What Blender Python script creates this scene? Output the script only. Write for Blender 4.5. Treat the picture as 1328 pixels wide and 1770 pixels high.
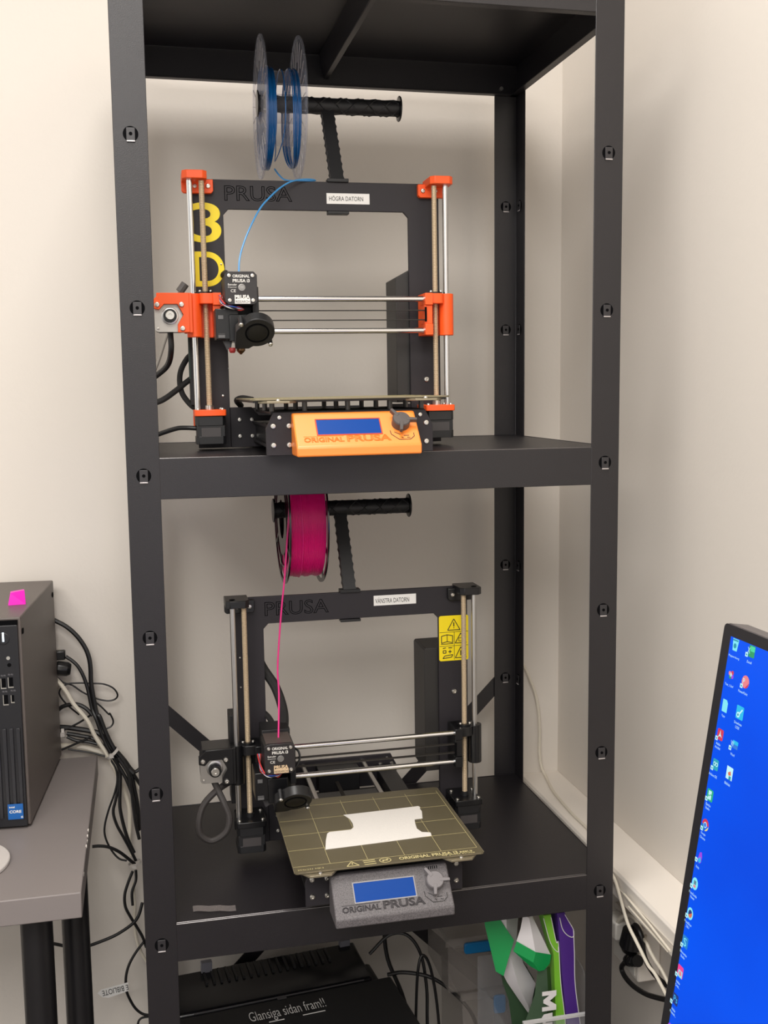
import bpy, bmesh, math, random
from mathutils import Vector, Matrix, Euler
from math import pi, sin, cos, radians
random.seed(7)
S = bpy.context.scene
C = S.collection
for o in list(bpy.data.objects): bpy.data.objects.remove(o)

# ------------------------------------------------------------------ camera
W_PX, H_PX, F_PX = 1328, 1770, 1833.75
yaw, pitch, roll = 0.2225, -0.1165, -0.0121
fw = Vector((sin(yaw)*cos(pitch), cos(yaw)*cos(pitch), sin(pitch)))
r0 = Vector((cos(yaw), -sin(yaw), 0)); u0 = r0.cross(fw)
rr = cos(roll)*r0 + sin(roll)*u0; uu = -sin(roll)*r0 + cos(roll)*u0
cd = bpy.data.cameras.new('camera'); cam = bpy.data.objects.new('camera', cd); C.objects.link(cam)
m = Matrix((rr, uu, -fw)).transposed().to_4x4(); m.translation = Vector((0.0214, -1.36, 0.0845))
cam.matrix_world = m
cd.sensor_fit = 'HORIZONTAL'; cd.sensor_width = 36; cd.lens = 36*F_PX/W_PX; cd.clip_start = 0.02
S.camera = cam
S.view_settings.view_transform = 'Standard'; S.view_settings.look = 'None'
S.view_settings.gamma = 1; S.view_settings.use_curve_mapping = False
S.view_settings.exposure = 0.0

# ------------------------------------------------------------------ light
wd = bpy.data.worlds.new('room_air'); S.world = wd; wd.use_nodes = True
wd.node_tree.nodes['Background'].inputs[0].default_value = (1.0, 0.96, 0.92, 1)
wd.node_tree.nodes['Background'].inputs[1].default_value = 1.06
def area(name, loc, sx, sy, power, col=(1, .968, .928), rot=(0, 0, 0)):
    l = bpy.data.lights.new(name, 'AREA'); l.shape = 'RECTANGLE'; l.size = sx; l.size_y = sy
    l.energy = power; l.color = col
    o = bpy.data.objects.new(name, l); C.objects.link(o); o.location = loc; o.rotation_euler = rot
    return o
area('ceiling_panel_light_front', (0.06, -0.55, 1.40), 0.6, 0.6, 18.5)
area('ceiling_panel_light_room', (-0.7, -2.5, 1.40), 1.8, 1.8, 112)

# ------------------------------------------------------------------ materials
def lin(c):
    return tuple(((v/255)/12.92 if v/255 <= .04045 else ((v/255+.055)/1.055)**2.4) for v in c)
MATS = {}
def mat(name, rgb, rough=.5, metal=0, spec=.5, noise=0, nscale=200, bump=0, bscale=400, alpha=1, emit=0, coat=0, trans=0):
    if name in MATS: return MATS[name]
    mt = bpy.data.materials.new(name); mt.use_nodes = True
    nt = mt.node_tree; b = nt.nodes['Principled BSDF']
    col = (*lin(rgb), 1)
    b.inputs['Base Color'].default_value = col
    b.inputs['Roughness'].default_value = rough; b.inputs['Metallic'].default_value = metal
    b.inputs['Specular IOR Level'].default_value = spec
    b.inputs['Coat Weight'].default_value = coat
    b.inputs['Transmission Weight'].default_value = trans
    tc = nt.nodes.new('ShaderNodeTexCoord')
    if noise:
        n = nt.nodes.new('ShaderNodeTexNoise'); n.inputs['Scale'].default_value = nscale; n.inputs['Detail'].default_value = 3
        nt.links.new(tc.outputs['Object'], n.inputs['Vector'])
        mx = nt.nodes.new('ShaderNodeMix'); mx.data_type = 'RGBA'
        mx.inputs['A'].default_value = tuple(v*(1-noise) for v in col[:3])+(1,)
        mx.inputs['B'].default_value = tuple(min(1, v*(1+noise)) for v in col[:3])+(1,)
        nt.links.new(n.outputs['Fac'], mx.inputs['Factor']); nt.links.new(mx.outputs['Result'], b.inputs['Base Color'])
    if bump:
        n = nt.nodes.new('ShaderNodeTexNoise'); n.inputs['Scale'].default_value = bscale; n.inputs['Detail'].default_value = 4
        nt.links.new(tc.outputs['Object'], n.inputs['Vector'])
        bp = nt.nodes.new('ShaderNodeBump'); bp.inputs['Strength'].default_value = bump; bp.inputs['Distance'].default_value = .001
        nt.links.new(n.outputs['Fac'], bp.inputs['Height']); nt.links.new(bp.outputs['Normal'], b.inputs['Normal'])
    if emit:
        b.inputs['Emission Color'].default_value = col; b.inputs['Emission Strength'].default_value = emit
    if alpha < 1: b.inputs['Alpha'].default_value = alpha
    MATS[name] = mt
    return mt
wallm = mat('painted_wall', (224, 217, 208), .75, spec=.3, noise=.02, nscale=3, bump=.25, bscale=140)
ceilm = mat('ceiling_paint', (235, 230, 222), .8)
floorm = mat('floor_vinyl', (84, 77, 72), .5, noise=.1, nscale=30)
rackm = mat('black_powder_coat', (25, 22, 26), .40, spec=.62, noise=.08, nscale=60, bump=.22, bscale=900)
lipr = mat('painted_highlight_lip', (96, 92, 92), .22, spec=1, metal=.5)  # pale semi-metal tone paints the ceiling light's highlight on the shelf edges
holem = mat('dark_hole', (6, 6, 8), .9, spec=.1)
framem = mat('black_anodised_plate', (42, 39, 43), .5, spec=.35, noise=.12, nscale=700, bump=.1, bscale=1500)
blackp = mat('black_printed_plastic', (24, 24, 26), .5, bump=.15, bscale=1200)
blackg = mat('black_glossy_plastic', (18, 18, 20), .28)
motorm = mat('motor_black', (26, 26, 28), .4)
motorg = mat('motor_grey_band', (66, 62, 62), .5)
orange = mat('orange_printed_plastic', (250, 92, 30), .42, bump=.1, bscale=1500)
orange_glare = mat('orange_plastic_glare', (255, 140, 46), .42, spec=.9, bump=.1, bscale=1500)  # same orange plastic, paler: glare on the control panel put into the colour
greyspk = mat('speckled_grey_plastic', (96, 92, 94), .40, noise=.95, nscale=750, bump=.5, bscale=900)
steel = mat('polished_steel', (225, 225, 225), .2, metal=1)
steelr = mat('satin_steel', (205, 203, 200), .33, metal=1)
screwm = mat('zinc_screw', (215, 212, 205), .3, metal=1)
brass = mat('lead_screw_metal', (205, 186, 158), .38, metal=.45)
alu = mat('bare_aluminium', (196, 192, 186), .4, metal=1)
white = mat('white_plastic', (232, 228, 220), .5)
whitel = mat('white_print', (225, 222, 216), .6)
labelm = mat('white_label_tape', (235, 233, 230), .4)
inkm = mat('black_print', (35, 33, 33), .7)
yellow = mat('yellow_vinyl', (246, 220, 22), .35)
bluelcd = mat('blue_lcd', (2, 56, 128), .3, spec=.25, emit=.4)
cablem = mat('black_cable', (22, 21, 22), .42)
cableg = mat('black_braided_sleeve', (36, 35, 35), .75, bump=.6, bscale=900)
cablew = mat('white_cable', (226, 218, 202), .45)
rubber = mat('belt_rubber', (40, 36, 32), .7)
trunk = mat('white_trunking', (238, 231, 222), .45)

# ------------------------------------------------------------------ mesh helpers
class MB:
    def __init__(s): s.b = bmesh.new()
    def box(s, x0, x1, y0, y1, z0, z1, M=None):
        v = [s.b.verts.new((x, y, z)) for x in (x0, x1) for y in (y0, y1) for z in (z0, z1)]
        for q in ((0,1,3,2),(4,6,7,5),(0,4,5,1),(2,3,7,6),(0,2,6,4),(1,5,7,3)): s.b.faces.new([v[i] for i in q])
        if M is not None: bmesh.ops.transform(s.b, matrix=M, verts=v)
        return s
    def cyl(s, a, b, r, n=20, r2=None, cap=True):
        a, b = Vector(a), Vector(b); d = (b-a).normalized()
        t = Vector((0, 0, 1)) if abs(d.z) < .9 else Vector((1, 0, 0))
        u = d.cross(t).normalized(); w = d.cross(u)
        if r2 is None: r2 = r
        A = [s.b.verts.new(a+r*(cos(2*pi*i/n)*u+sin(2*pi*i/n)*w)) for i in range(n)]
        B = [s.b.verts.new(b+r2*(cos(2*pi*i/n)*u+sin(2*pi*i/n)*w)) for i in range(n)]
        for i in range(n): s.b.faces.new((A[i], A[(i+1) % n], B[(i+1) % n], B[i]))
        if cap: s.b.faces.new(A[::-1]); s.b.faces.new(B)
        return s
    def lathe(s, prof, o, axis, n=32, cap=True):
        o, d = Vector(o), Vector(axis).normalized()
        t = Vector((0, 0, 1)) if abs(d.z) < .9 else Vector((1, 0, 0))
        u = d.cross(t).normalized(); w = d.cross(u); R = []
        for r, h in prof: R.append([s.b.verts.new(o+h*d+r*(cos(2*pi*i/n)*u+sin(2*pi*i/n)*w)) for i in range(n)])
        for A, B in zip(R, R[1:]):
            for i in range(n): s.b.faces.new((A[i], A[(i+1) % n], B[(i+1) % n], B[i]))
        if cap: s.b.faces.new(R[0][::-1]); s.b.faces.new(R[-1])
        return s
    def tube(s, pts, r, n=8, sub=6):
        P = spline(pts, sub); prev = None; R = []
        for i, p in enumerate(P):
            d = (P[min(i+1, len(P)-1)]-P[max(i-1, 0)]).normalized()
            if prev is None:
                t = Vector((0, 0, 1)) if abs(d.z) < .9 else Vector((1, 0, 0)); u = d.cross(t).normalized()
            else:
                u = (prev-d*prev.dot(d)).normalized()
            prev = u; w = d.cross(u)
            R.append([s.b.verts.new(p+r*(cos(2*pi*k/n)*u+sin(2*pi*k/n)*w)) for k in range(n)])
        for A, B in zip(R, R[1:]):
            for k in range(n): s.b.faces.new((A[k], A[(k+1) % n], B[(k+1) % n], B[k]))
        s.b.faces.new(R[0][::-1]); s.b.faces.new(R[-1])
        return s
    def prism(s, poly, f0, f1):
        """poly: 2D outline, f0/f1 map (a,b) to 3D for both ends"""
        A = [s.b.verts.new(f0(*p)) for p in poly]; B = [s.b.verts.new(f1(*p)) for p in poly]
        n = len(poly)
        s.b.faces.new(A[::-1]); s.b.faces.new(B)
        for i in range(n): s.b.faces.new((A[i], A[(i+1) % n], B[(i+1) % n], B[i]))
        return s
    def pxz(s, poly, y0, y1): return s.prism(poly, lambda a, b: (a, y0, b), lambda a, b: (a, y1, b))
    def pyz(s, poly, x0, x1): return s.prism(poly, lambda a, b: (x0, a, b), lambda a, b: (x1, a, b))
    def pxy(s, poly, z0, z1): return s.prism(poly, lambda a, b: (a, b, z0), lambda a, b: (a, b, z1))
    def sheet(s, rows, th=.0006):
        """rows of points -> thickened curved sheet"""
        G = [[s.b.verts.new(p) for p in r] for r in rows]; F = []
        for A, B in zip(G, G[1:]):
            for i in range(len(A)-1): F.append(s.b.faces.new((A[i], A[i+1], B[i+1], B[i])))
        bmesh.ops.recalc_face_normals(s.b, faces=F)
        bmesh.ops.solidify(s.b, geom=F, thickness=th)
        return s
    def build(s, name, m, parent=None, bev=0, seg=2, M=None):
        bmesh.ops.recalc_face_normals(s.b, faces=s.b.faces)
        if M is not None: bmesh.ops.transform(s.b, matrix=M, verts=s.b.verts)
        me = bpy.data.meshes.new(name); s.b.to_mesh(me); s.b.free()
        me.materials.append(m)
        me.shade_smooth(); me.set_sharp_from_angle(angle=radians(32))
        o = bpy.data.objects.new(name, me); C.objects.link(o)
        if parent: o.parent = parent
        if bev:
            md = o.modifiers.new('bevel', 'BEVEL'); md.width = bev; md.segments = seg
            md.limit_method = 'ANGLE'; md.angle_limit = radians(35); md.harden_normals = False
        return o
def spline(pts, sub=6):
    P = [Vector(p) for p in pts]
    if len(P) < 3 or sub <= 1: return P
    out = []
    for i in range(len(P)-1):
        p0 = P[i-1] if i else 2*P[0]-P[1]; p1 = P[i]; p2 = P[i+1]; p3 = P[i+2] if i+2 < len(P) else 2*P[-1]-P[-2]
        for k in range(sub):
            t = k/sub
            out.append(.5*((2*p1)+(-p0+p2)*t+(2*p0-5*p1+4*p2-p3)*t*t+(-p0+3*p1-3*p2+p3)*t**3))
    out.append(P[-1]); return out
def empty(name, loc=(0, 0, 0), rot=(0, 0, 0)):
    o = bpy.data.objects.new(name, None); C.objects.link(o); o.location = loc; o.rotation_euler = rot
    o.empty_display_size = .05
    return o
def tag(o, label, cat, group=None, kind=None):
    o['label'] = label; o['category'] = cat
    if group: o['group'] = group
    if kind: o['kind'] = kind
    return o
def lab(o, label): o['label'] = label; return o
def struct(o): o['kind'] = 'structure'; return o
def sub(o, p): o.parent = p; return o

def text(body, origin, xd, yd, w, h, m, parent=None, name='lettering', depth=.0002, bold=0, outline=0, res=3):
    """flat lettering fitted into the box w x h at origin (its lower left corner)"""
    cu = bpy.data.curves.new(name, 'FONT'); cu.body = body; cu.size = 1; cu.resolution_u = res
    cu.offset = bold; cu.space_line = .95
    if outline: cu.fill_mode = 'NONE'; cu.bevel_depth = outline; cu.bevel_resolution = 0
    o = bpy.data.objects.new(name+'_source', cu); C.objects.link(o)
    me = bpy.data.meshes.new_from_object(o.evaluated_get(bpy.context.evaluated_depsgraph_get()))
    bpy.data.objects.remove(o); bpy.data.curves.remove(cu)
    xs = [v.co.x for v in me.vertices]; ys = [v.co.y for v in me.vertices]
    x0, x1, y0, y1 = min(xs), max(xs), min(ys), max(ys)
    X = Vector(xd).normalized(); Y = Vector(yd).normalized(); Z = X.cross(Y); O = Vector(origin)
    for v in me.vertices:
        a = (v.co.x-x0)/(x1-x0)*w; b = (v.co.y-y0)/(y1-y0)*h if h else (v.co.y-y0)/(x1-x0)*w
        v.co = O+X*a+Y*b+Z*(depth+v.co.z*(h or w)*.3)
    me.name = name; me.materials.clear(); me.materials.append(m)
    ob = bpy.data.objects.new(name, me); C.objects.link(ob)
    if parent: ob.parent = parent
    return ob

def circ(cx, cy, r, a0=0, a1=360, n=24):
    return [(cx+r*cos(radians(a0+(a1-a0)*i/n)), cy+r*sin(radians(a0+(a1-a0)*i/n))) for i in range(n+(a1-a0 != 360))]
def rrect(x0, x1, y0, y1, r, n=4):
    p = []
    for cx, cy, a in ((x1-r, y1-r, 0), (x0+r, y1-r, 90), (x0+r, y0+r, 180), (x1-r, y0+r, 270)):
        for k in range(n+1): p.append((cx+r*cos(radians(a+90*k/n)), cy+r*sin(radians(a+90*k/n))))
    return p

# ================================================================== ROOM
FZ, CZ = -1.262, 1.45
XR, YB = 0.787, 0.516
struct(MB().box(-3.2, XR+.1, YB, YB+.1, FZ-.1, CZ+.1).build('wall_back', wallm))
struct(MB().box(XR, XR+.1, -4.2, YB, FZ-.1, CZ+.1).build('wall_right', wallm))
struct(MB().box(-3.2, XR, -4.2, YB, FZ-.1, FZ).build('floor', floorm))
struct(MB().box(-3.2, XR, -4.2, YB, CZ, CZ+.1).build('ceiling', ceilm))
# white trunking along the right wall
struct(MB().pxz([(XR, -.661), (.711, -.661), (.708, -.665), (.708, -.702), (XR, -.702)], -4.0, YB).build('trim_1', trunk, bev=.001))
struct(MB().box(.7065, .7085, -4.0, YB, -.684, -.682).build('trim_2', mat('trunking_seam', (205, 198, 188), .5)))

# ================================================================== RACK
W, PW, D = .6637, .041, .4142
ZT = [.6235, 0.0, -.6176, -1.2350]
rack = empty('shelving_rack', (0, 0, FZ))
tag(rack, 'tall black metal shelving rack holding both desktop printers', 'shelf')
def RK(o): o.parent = rack; o.location.z -= FZ; return o
def post(sx, sy):
    x0 = 0 if sx < 0 else W; y0 = 0 if sy < 0 else D
    dx = 1 if sx < 0 else -1; dy = 1 if sy < 0 else -1; t = .0016
    poly = [(x0, y0), (x0+dx*PW, y0), (x0+dx*PW, y0+dy*t), (x0+dx*t, y0+dy*t), (x0+dx*t, y0+dy*PW), (x0, y0+dy*PW)]
    p = RK(MB().pxy(poly, FZ, .632).build('post', rackm, bev=.0006))
    return p
P_FL, P_FR, P_RL, P_RR = post(-1, -1), post(1, -1), post(-1, 1), post(1, 1)
tabm = mat('clip_tab', (40, 38, 41), .4, spec=.6); lipm = mat('clip_lip_edge', (190, 184, 184), .3, metal=.5)
def clip(x, z, par, face='F', left=True, bright=False):
    # round cut-out with a pressed tab and a dark centre hole
    e = MB(); yf = 0
    e.lathe([(.0092, 0), (.0092, .0004)], (0, 0, 0), (0, -1, 0), n=22)
    a = e.build('clip', holem, par)
    b = MB().box(-.0052, .0052, -.0016, -.0003, -.0088, .0072).build('clip_tab', tabm, a, bev=.0004)
    c = MB().box(-.0050, .0050, -.0022, -.0014, -.0095, -.0078).build('clip_lip', lipm, a, bev=.0003)
    d = MB().cyl((0, -.0013, 0), (0, -.0021, 0), .0021, 12).build('clip_hole', holem, a)
    a.location = (x, yf, z)
    # third level only: tab, lip and hole hang under the post itself
    for q in (b, c, d): q.parent = par; q.location = a.location; q.rotation_euler = a.rotation_euler
    return a, b, c, d
for k in range(-3, 3):
    z = -.0215+.2072*(k)
    clip(.0208, z, P_FL); clip(.6430, z, P_FR)
for z in (.390, .182, -.231, -.437):
    for q in clip(.6430, z, P_RR): q.location.y = D-.0016
    for q in clip(0, z, P_RR):
        q.location = (W-.0016, .396, z); q.rotation_euler = (0, 0, -pi/2)
for k, zt in enumerate(ZT):
    bh = .052; ti = .0018
    bd = RK(MB().box(.0030, W-.0030, .0050, D-.0050, zt-.0025, zt-.0008).build('shelf_board', rackm))
    def bm(name, *b):
        o = MB().box(*b).build(name, rackm, bd, bev=.0007); return o
    bm('front_beam', PW*.95, W-PW*.95, .0003, .0026, zt-bh, zt)
    MB().box(.0026+PW*0, W-.0026, .0018, .0040, zt-bh, zt-.0002).build('front_beam_return', rackm, bd, bev=.0005)
    MB().cyl((PW, .0056, zt-.0007), (W-PW, .0056, zt-.0007), .0009, 10).cyl((PW, .0012, zt-.0004), (W-PW, .0012, zt-.0004), .0009, 10).build('highlight_lip', lipr, bd)  # rounded shelf edges, their silver highlight painted in by a paler material
    bm('front_beam_foot', .003, W-.003, .0030, .0150, zt-bh, zt-bh+.0018)
    bm('rear_beam', .0018, W-.0018, D-.0035, D-.0018, zt-bh, zt)
    bm('rear_beam_foot', .003, W-.003, D-.0150, D-.003, zt-bh, zt-bh+.0018)
    bm('side_beam', .0018, .0036, .003, D-.003, zt-bh, zt)
    bm('side_beam', W-.0036, W-.0018, .003, D-.003, zt-bh, zt)
    bm('side_beam_foot', W-.0150, W-.0030, .003, D-.003, zt-bh, zt-bh+.0018)
    MB().pxz([(.322, zt-.0026), (.346, zt-.0026), (.338, zt-.040), (.330, zt-.040)], .006, D-.006).build('stiffener', rackm, bd, bev=.001)
def brace(x0, z0, x1, z1):
    d = Vector((x1-x0, 0, z1-z0)); L = d.length; n = Vector((-d.z, 0, d.x)).normalized()*.0125
    a, b = Vector((x0, 0, z0)), Vector((x1, 0, z1))
    poly = [((a+n).x, (a+n).z), ((b+n).x, (b+n).z), ((b-n).x, (b-n).z), ((a-n).x, (a-n).z)]
    RK(MB().pxz(poly, D+.0012, D+.0030).build('cross_brace', rackm))
brace(.005, -.418, W-.005, -1.075); brace(W-.005, -.418, .005, -1.075)
RK(MB().cyl((.6337, D-.0036, ZT[0]-.040), (.6337, D-.0065, ZT[0]-.040), .0032, 12).build('bolt', screwm))
tag(MB().sheet([[(.064+.057*i/8, .030+.016*j/3-.013*i/8+.001*sin(i*1.7), -.6174+.0006*abs(sin(i*2.3+j))) for i in range(9)] for j in range(4)], .0003)
    .build('clear_tape', mat('clear_tape', (150, 142, 140), .12, alpha=.30, bump=1, bscale=300)), 'crumpled strip of clear tape stuck on the middle shelf near left post', 'tape')

# ================================================================== PRINTERS
def screw(par, x, y, z, r=.0033, d=(0, -1, 0), name='screw'):
    d = Vector(d); p = Vector((x, y, z))
    e = MB().lathe([(r*.97, 0), (r, .001), (r*.8, .0022), (r*.42, .0024), (r*.40, .0012)], p, d, n=12)
    return e.build(name, screwm, par)
def threaded(par, x, y, z0, z1, r=.004):
    prof = []; z = 0; n = int((z1-z0)/.002)
    for k in range(n):
        prof += [(r*.84, z), (r, z+.0006), (r, z+.0012), (r*.84, z+.0018)]; z += .002
    return MB().lathe(prof, (x, y, z0), (0, 0, 1), n=12).build('lead_screw', brass, par)

def make_printer(p):
    A = p['plastic']; dark = p['dark']; zx = p['zx']; ex = p['ex']; yb = p['yb']
    root = empty('desktop_3d_printer', p['loc'], p['rot']); tag(root, p['label'], '3d printer')
    # ---- upright frame
    fr = MB().pxz([(-.182, 0), (-.182, .380), (.182, .380), (.182, 0), (.1354, 0), (.1354, .331), (.128, .339), (-.128, .339), (-.1354, .331), (-.1354, 0)], 0, .006).build('frame', framem, root, bev=.0006)
    MB().pxz([(-.1352, 0), (-.1352, .058), (-.104, .058), (-.094, .046), (.094, .046), (.104, .058), (.1352, .058), (.1352, 0)], .0005, .0065).build('frame_crossbar', framem, root, bev=.0006)
    for x, z in ((-.122, .040), (-.104, .040), (-.122, .016), (-.104, .016), (.122, .040), (.104, .040)): screw(root, x, .0005, z)
    text('PRUSA', (-.133, 0, .3505), (1, 0, 0), (0, 0, 1), .097, .0215, holem, fr, 'engraved_lettering', depth=.0001, outline=.016)
    for x, z in ((-.172, .245), (-.172, .29)) if dark else ((-.163, .232), (-.141, .262), (-.135, .114)): screw(root, x, 0, z, .0013)
    screw(root, .160, 0, .213 if dark else .094, .0042)
    screw(root, -.145, 0, .075, .0018)
    # ---- Z axis
    ys, rx, sx = -.0322, .183, .1665
    for s in (-1, 1):
        st = steelr if dark else steel
        MB().cyl((s*rx, ys, .05), (s*rx, ys, .374), .004, 20).build('smooth_rod', st, root)
        threaded(root, s*sx, ys, .05, .372)
        MB().cyl((s*sx, ys, .047), (s*sx, ys, .062), .0058, 14).build('shaft_coupling', blackp if dark else screwm, root)
        tb = MB()
        xa, xb = sorted((s*.193, s*.149)); tb.pxz([(xa+.003, .359), (xb-.003, .359), (xb, .362), (xb, .378), (xa, .378), (xa, .362)], -.009, -.0002)
        xa, xb = sorted((s*.193, s*.159)); tb.pxy([(xa, -.038), (xa+.006, -.044), (xb-.006, -.044), (xb, -.038), (xb, .004), (xa, .004)], .373, .384)
        t = tb.build('top_bracket', A, root, bev=.0008)
        screw(t, s*.156, -.009, .3685, .0034); screw(t, s*.1745, -.009, .3685, .0034)
        MB().cyl((s*rx, ys, .3842), (s*rx, ys, .3846), .0042, 16).build('bracket_hole', holem, t)
        bb = MB(); xa, xb = sorted((s*.1885, s*.1445))
        bb.pxy(rrect(xa, xb, -.056, .001, .003, 2), .0475, .056)
        bb.box(xa, xa+.003, -.016, 0, .030, .0475).box(xb-.003, xb, -.016, 0, .030, .0475)
        b = bb.build('motor_mount', A, root, bev=.0006)
        for ax in (xa+.005, xb-.005): screw(b, ax, -.049, .056, .0028, (0, 0, 1)); screw(b, ax, -.014, .056, .0028, (0, 0, 1))
        mo = MB(); c = (xa+xb)/2; h = .0208; k = .004; y0 = -.0325
        oc = [(c-h, y0-h+k), (c-h+k, y0-h), (c+h-k, y0-h), (c+h, y0-h+k), (c+h, y0+h-k), (c+h-k, y0+h), (c-h+k, y0+h), (c-h, y0+h-k)]
        mo.pxy(oc, .034, .0472).pxy(oc, .008, .019)
        q = .0195; mo.pxy([(c-q, y0-q), (c+q, y0-q), (c+q, y0+q), (c-q, y0+q)], .0185, .0345)
        mt = mo.build('motor', motorm, root, bev=.0005)
        MB().box(c-.0135, c+.0135, y0-h-.0004, y0-h+.001, .0185, .031).build('motor_sticker', motorg, mt)
    # ---- X gantry
    for zz in (zx, zx+.045):
        MB().cyl((-.150, -.0442, zz), (.150, -.0442, zz), .004, 20).build('cross_rod', steel, root)
    for zz in (zx+.015, zx+.0285):
        MB().box(-.152, .152, -.049, -.043, zz-.0006, zz+.0007).build('belt', rubber, root)
    for s in (-1, 1):
        X = MB(); z0, z1 = zx-.007, zx+.053
        xa, xb = sorted((s*.1740, s*.1460))
        X.cyl((s*rx, ys, z0), (s*rx, ys, z1), .0105, 26)
        X.box(xa, xb, -.0235, -.010, z0, z1)
        xa, xb = sorted((s*.1720, s*.1500)); X.pxy(rrect(min(s*.176, s*.149), max(s*.176, s*.149), -.0475, -.012, .006, 3), z1-.0145, z1)
        xa, xb = sorted((s*.1575, s*.1460))
        X.box(xa, xb, -.0535, -.020, z0, zx+.009).box(xa, xb, -.0535, -.020, zx+.036, z1).box(xa, xb, -.0500, -.020, zx+.009, zx+.036)
        xe = X.build('x_axis_end', A, root, bev=.0007)
        MB().cyl((s*sx, ys, z1), (s*sx, ys, z1+.0025), .0105, 18).build('nut', blackg, xe)
        for dx in (-.0075, .0075): screw(xe, s*sx+dx, ys-.004, z1+.0025, .0022, (0, 0, 1))
        MB().box(s*.1465-.0015, s*.1465+.0015, -.0538, -.0530, zx+.012, zx+.033).build('belt_slot', holem, xe)
        if s < 0:
            Z = zx-.164
            pl = [(-.190, .217), (-.229, .217), (-.2395, .207), (-.2395, .196), (-.231, .194), (-.224, .2015), (-.206, .2015), (-.1985, .187), (-.2065, .174), (-.2065, .163), (-.190, .163)]
            pe = MB().pxz([(a, b+Z) for a, b in pl], -.0515, -.042).box(-.197, -.186, -.05, -.02, .1625+Z, .217+Z).build('motor_plate', A, root, bev=.0007)
            pt = MB().box(-.234, -.192, -.048, -.006, .2125+Z, .2172+Z).build('plate_top', A, pe, bev=.0006)
            for a, b in ((-.2335, .2010), (-.2005, .2010), (-.2000, .1685)): screw(pe, a, -.0515, b+Z, .0037)
            mm = MB().pxz(rrect(-.2375, -.1955, .1640+Z, .2065+Z, .005, 3), -.0415, -.0385).build('motor_face', alu, root, bev=.0003)
            MB().pxz(rrect(-.2370, -.1960, .1645+Z, .2060+Z, .006, 2), -.0384, -.004).build('motor', motorm, root, bev=.0005)
            c0 = Vector((-.2165, -.0415, .1860+Z))
            MB().lathe([(.0118, 0), (.0118, .0012), (.0108, .0016)], c0, (0, -1, 0), 26).build('boss', steelr, mm)
            MB().lathe([(.0092, .001), (.0092, .006), (.007, .0065), (.007, .012), (.0088, .0125), (.0088, .0145)], c0, (0, -1, 0), 24).build('pulley', blackg, mm)
            MB().lathe([(.0062, .013), (.0062, .0175), (.0056, .018), (.0022, .018), (.0020, .0165)], c0, (0, -1, 0), 20).build('shaft', screwm, mm)
            screw(mm, -.2330, -.0415, .1690+Z, .0016)
    # ---- extruder
    zc = zx+.0535
    E = MB()
    k = .005; h = .0212
    def octo(hx, hz, k): return [(ex-hx+k, zc-hz), (ex+hx-k, zc-hz), (ex+hx, zc-hz+k), (ex+hx, zc+hz-k), (ex+hx-k, zc+hz), (ex-hx+k, zc+hz), (ex-hx, zc+hz-k), (ex-hx, zc-hz+k)]
    E.pxz(octo(.0214, .0214, .004), -.1095, -.060)
    E.box(ex-.0195, ex+.0215, -.062, -.020, zx-.012, zc+(.026 if dark else .018))
    E.box(ex+.017, ex+.0255, -.090, -.045, zx+.006, zc+.004)
    ext = E.build('extruder', blackp, root, bev=.0008)
    MB().pxz(octo(.0216, .0218, .0045), -.1150, -.1100).build('cover', mat('extruder_cover', (38, 35, 36), .38), ext, bev=.0006)
    yf = -.1152
    for a in (-.0155, .0155):
        for b in (-.0162, .0162): screw(ext, ex+a, yf+.0006, zc+b, .0029)
    MB().lathe([(.0047, 0), (.0047, .0008), (.0039, .0010), (.0038, .0002), (.0022, .0002), (.0021, .0010), (.0008, .0010)], (ex+.001, yf, zc+.0006), (0, -1, 0), 22).build('centre_bolt', mat('dull_steel', (150, 148, 145), .45, metal=.8), ext)
    X1, Z1 = (1, 0, 0), (0, 0, 1)
    text('ORIGINAL', (ex-.0108, yf, zc+.0136), X1, Z1, .0225, .0040, whitel, ext, bold=.02)
    text('PRUSA i3', (ex-.0108, yf, zc+.0074), X1, Z1, .0225, .0044, whitel, ext, bold=.02)
    text('Extruder', (ex-.0172, yf, zc+.0032), X1, Z1, .0118, .0026, whitel, ext, bold=.01)
    text('Dispenser', (ex-.0172, yf, zc+.0000), X1, Z1, .0118, .0018, whitel, ext)
    text('CE', (ex-.0138, yf, zc-.0056), X1, Z1, .0068, .0038, whitel, ext)
    MB().box(ex-.0088, ex+.0118, yf-.0003, yf+.0002, zc-.0206, zc-.0142).build('badge', p['badge'], ext)
    text('RESEARCH', (ex-.0076, yf-.0003, zc-.0196), X1, Z1, .0182, .0034, inkm, ext)
    text('PRUSA', (ex-.0088, yf, zc-.0144), X1, Z1, .0204, .0054, p['badge'], ext, bold=.04)
    # hotend fan box, blower and nozzle
    hb = MB().box(ex-.034, ex-.003, -.095, -.050, zx-.013, zx+.028).box(ex-.016, ex+.012, -.100, -.050, zx-.016, zx+.020).build('hotend_duct', blackg, ext, bev=.001)
    g1 = mat('grey_fastener', (96, 95, 95), .45)
    MB().box(ex-.0305, ex-.0235, -.0965, -.0948, zx+.014, zx+.019).box(ex-.031, ex-.022, -.0965, -.0948, zx-.011, zx-.007).box(ex-.031, ex-.022, -.0972, -.0948, zx-.006, zx-.0055).build('duct_clip', g1, hb)
    MB().pxz([(ex-.024, zx-.015), (ex-.012, zx-.015), (ex-.0135, zx-.024), (ex-.019, zx-.027)], -.085, -.078).build('duct_arm', mat('dark_grey_plastic', (58, 56, 58), .5), hb)
    if not dark: MB().lathe([(.0045, 0), (.0048, .004), (.003, .007)], (ex-.012, -.085, zx-.024), (0, 0, -1), 12).build('sock', mat('red_silicone', (160, 40, 40), .5), hb)
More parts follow.
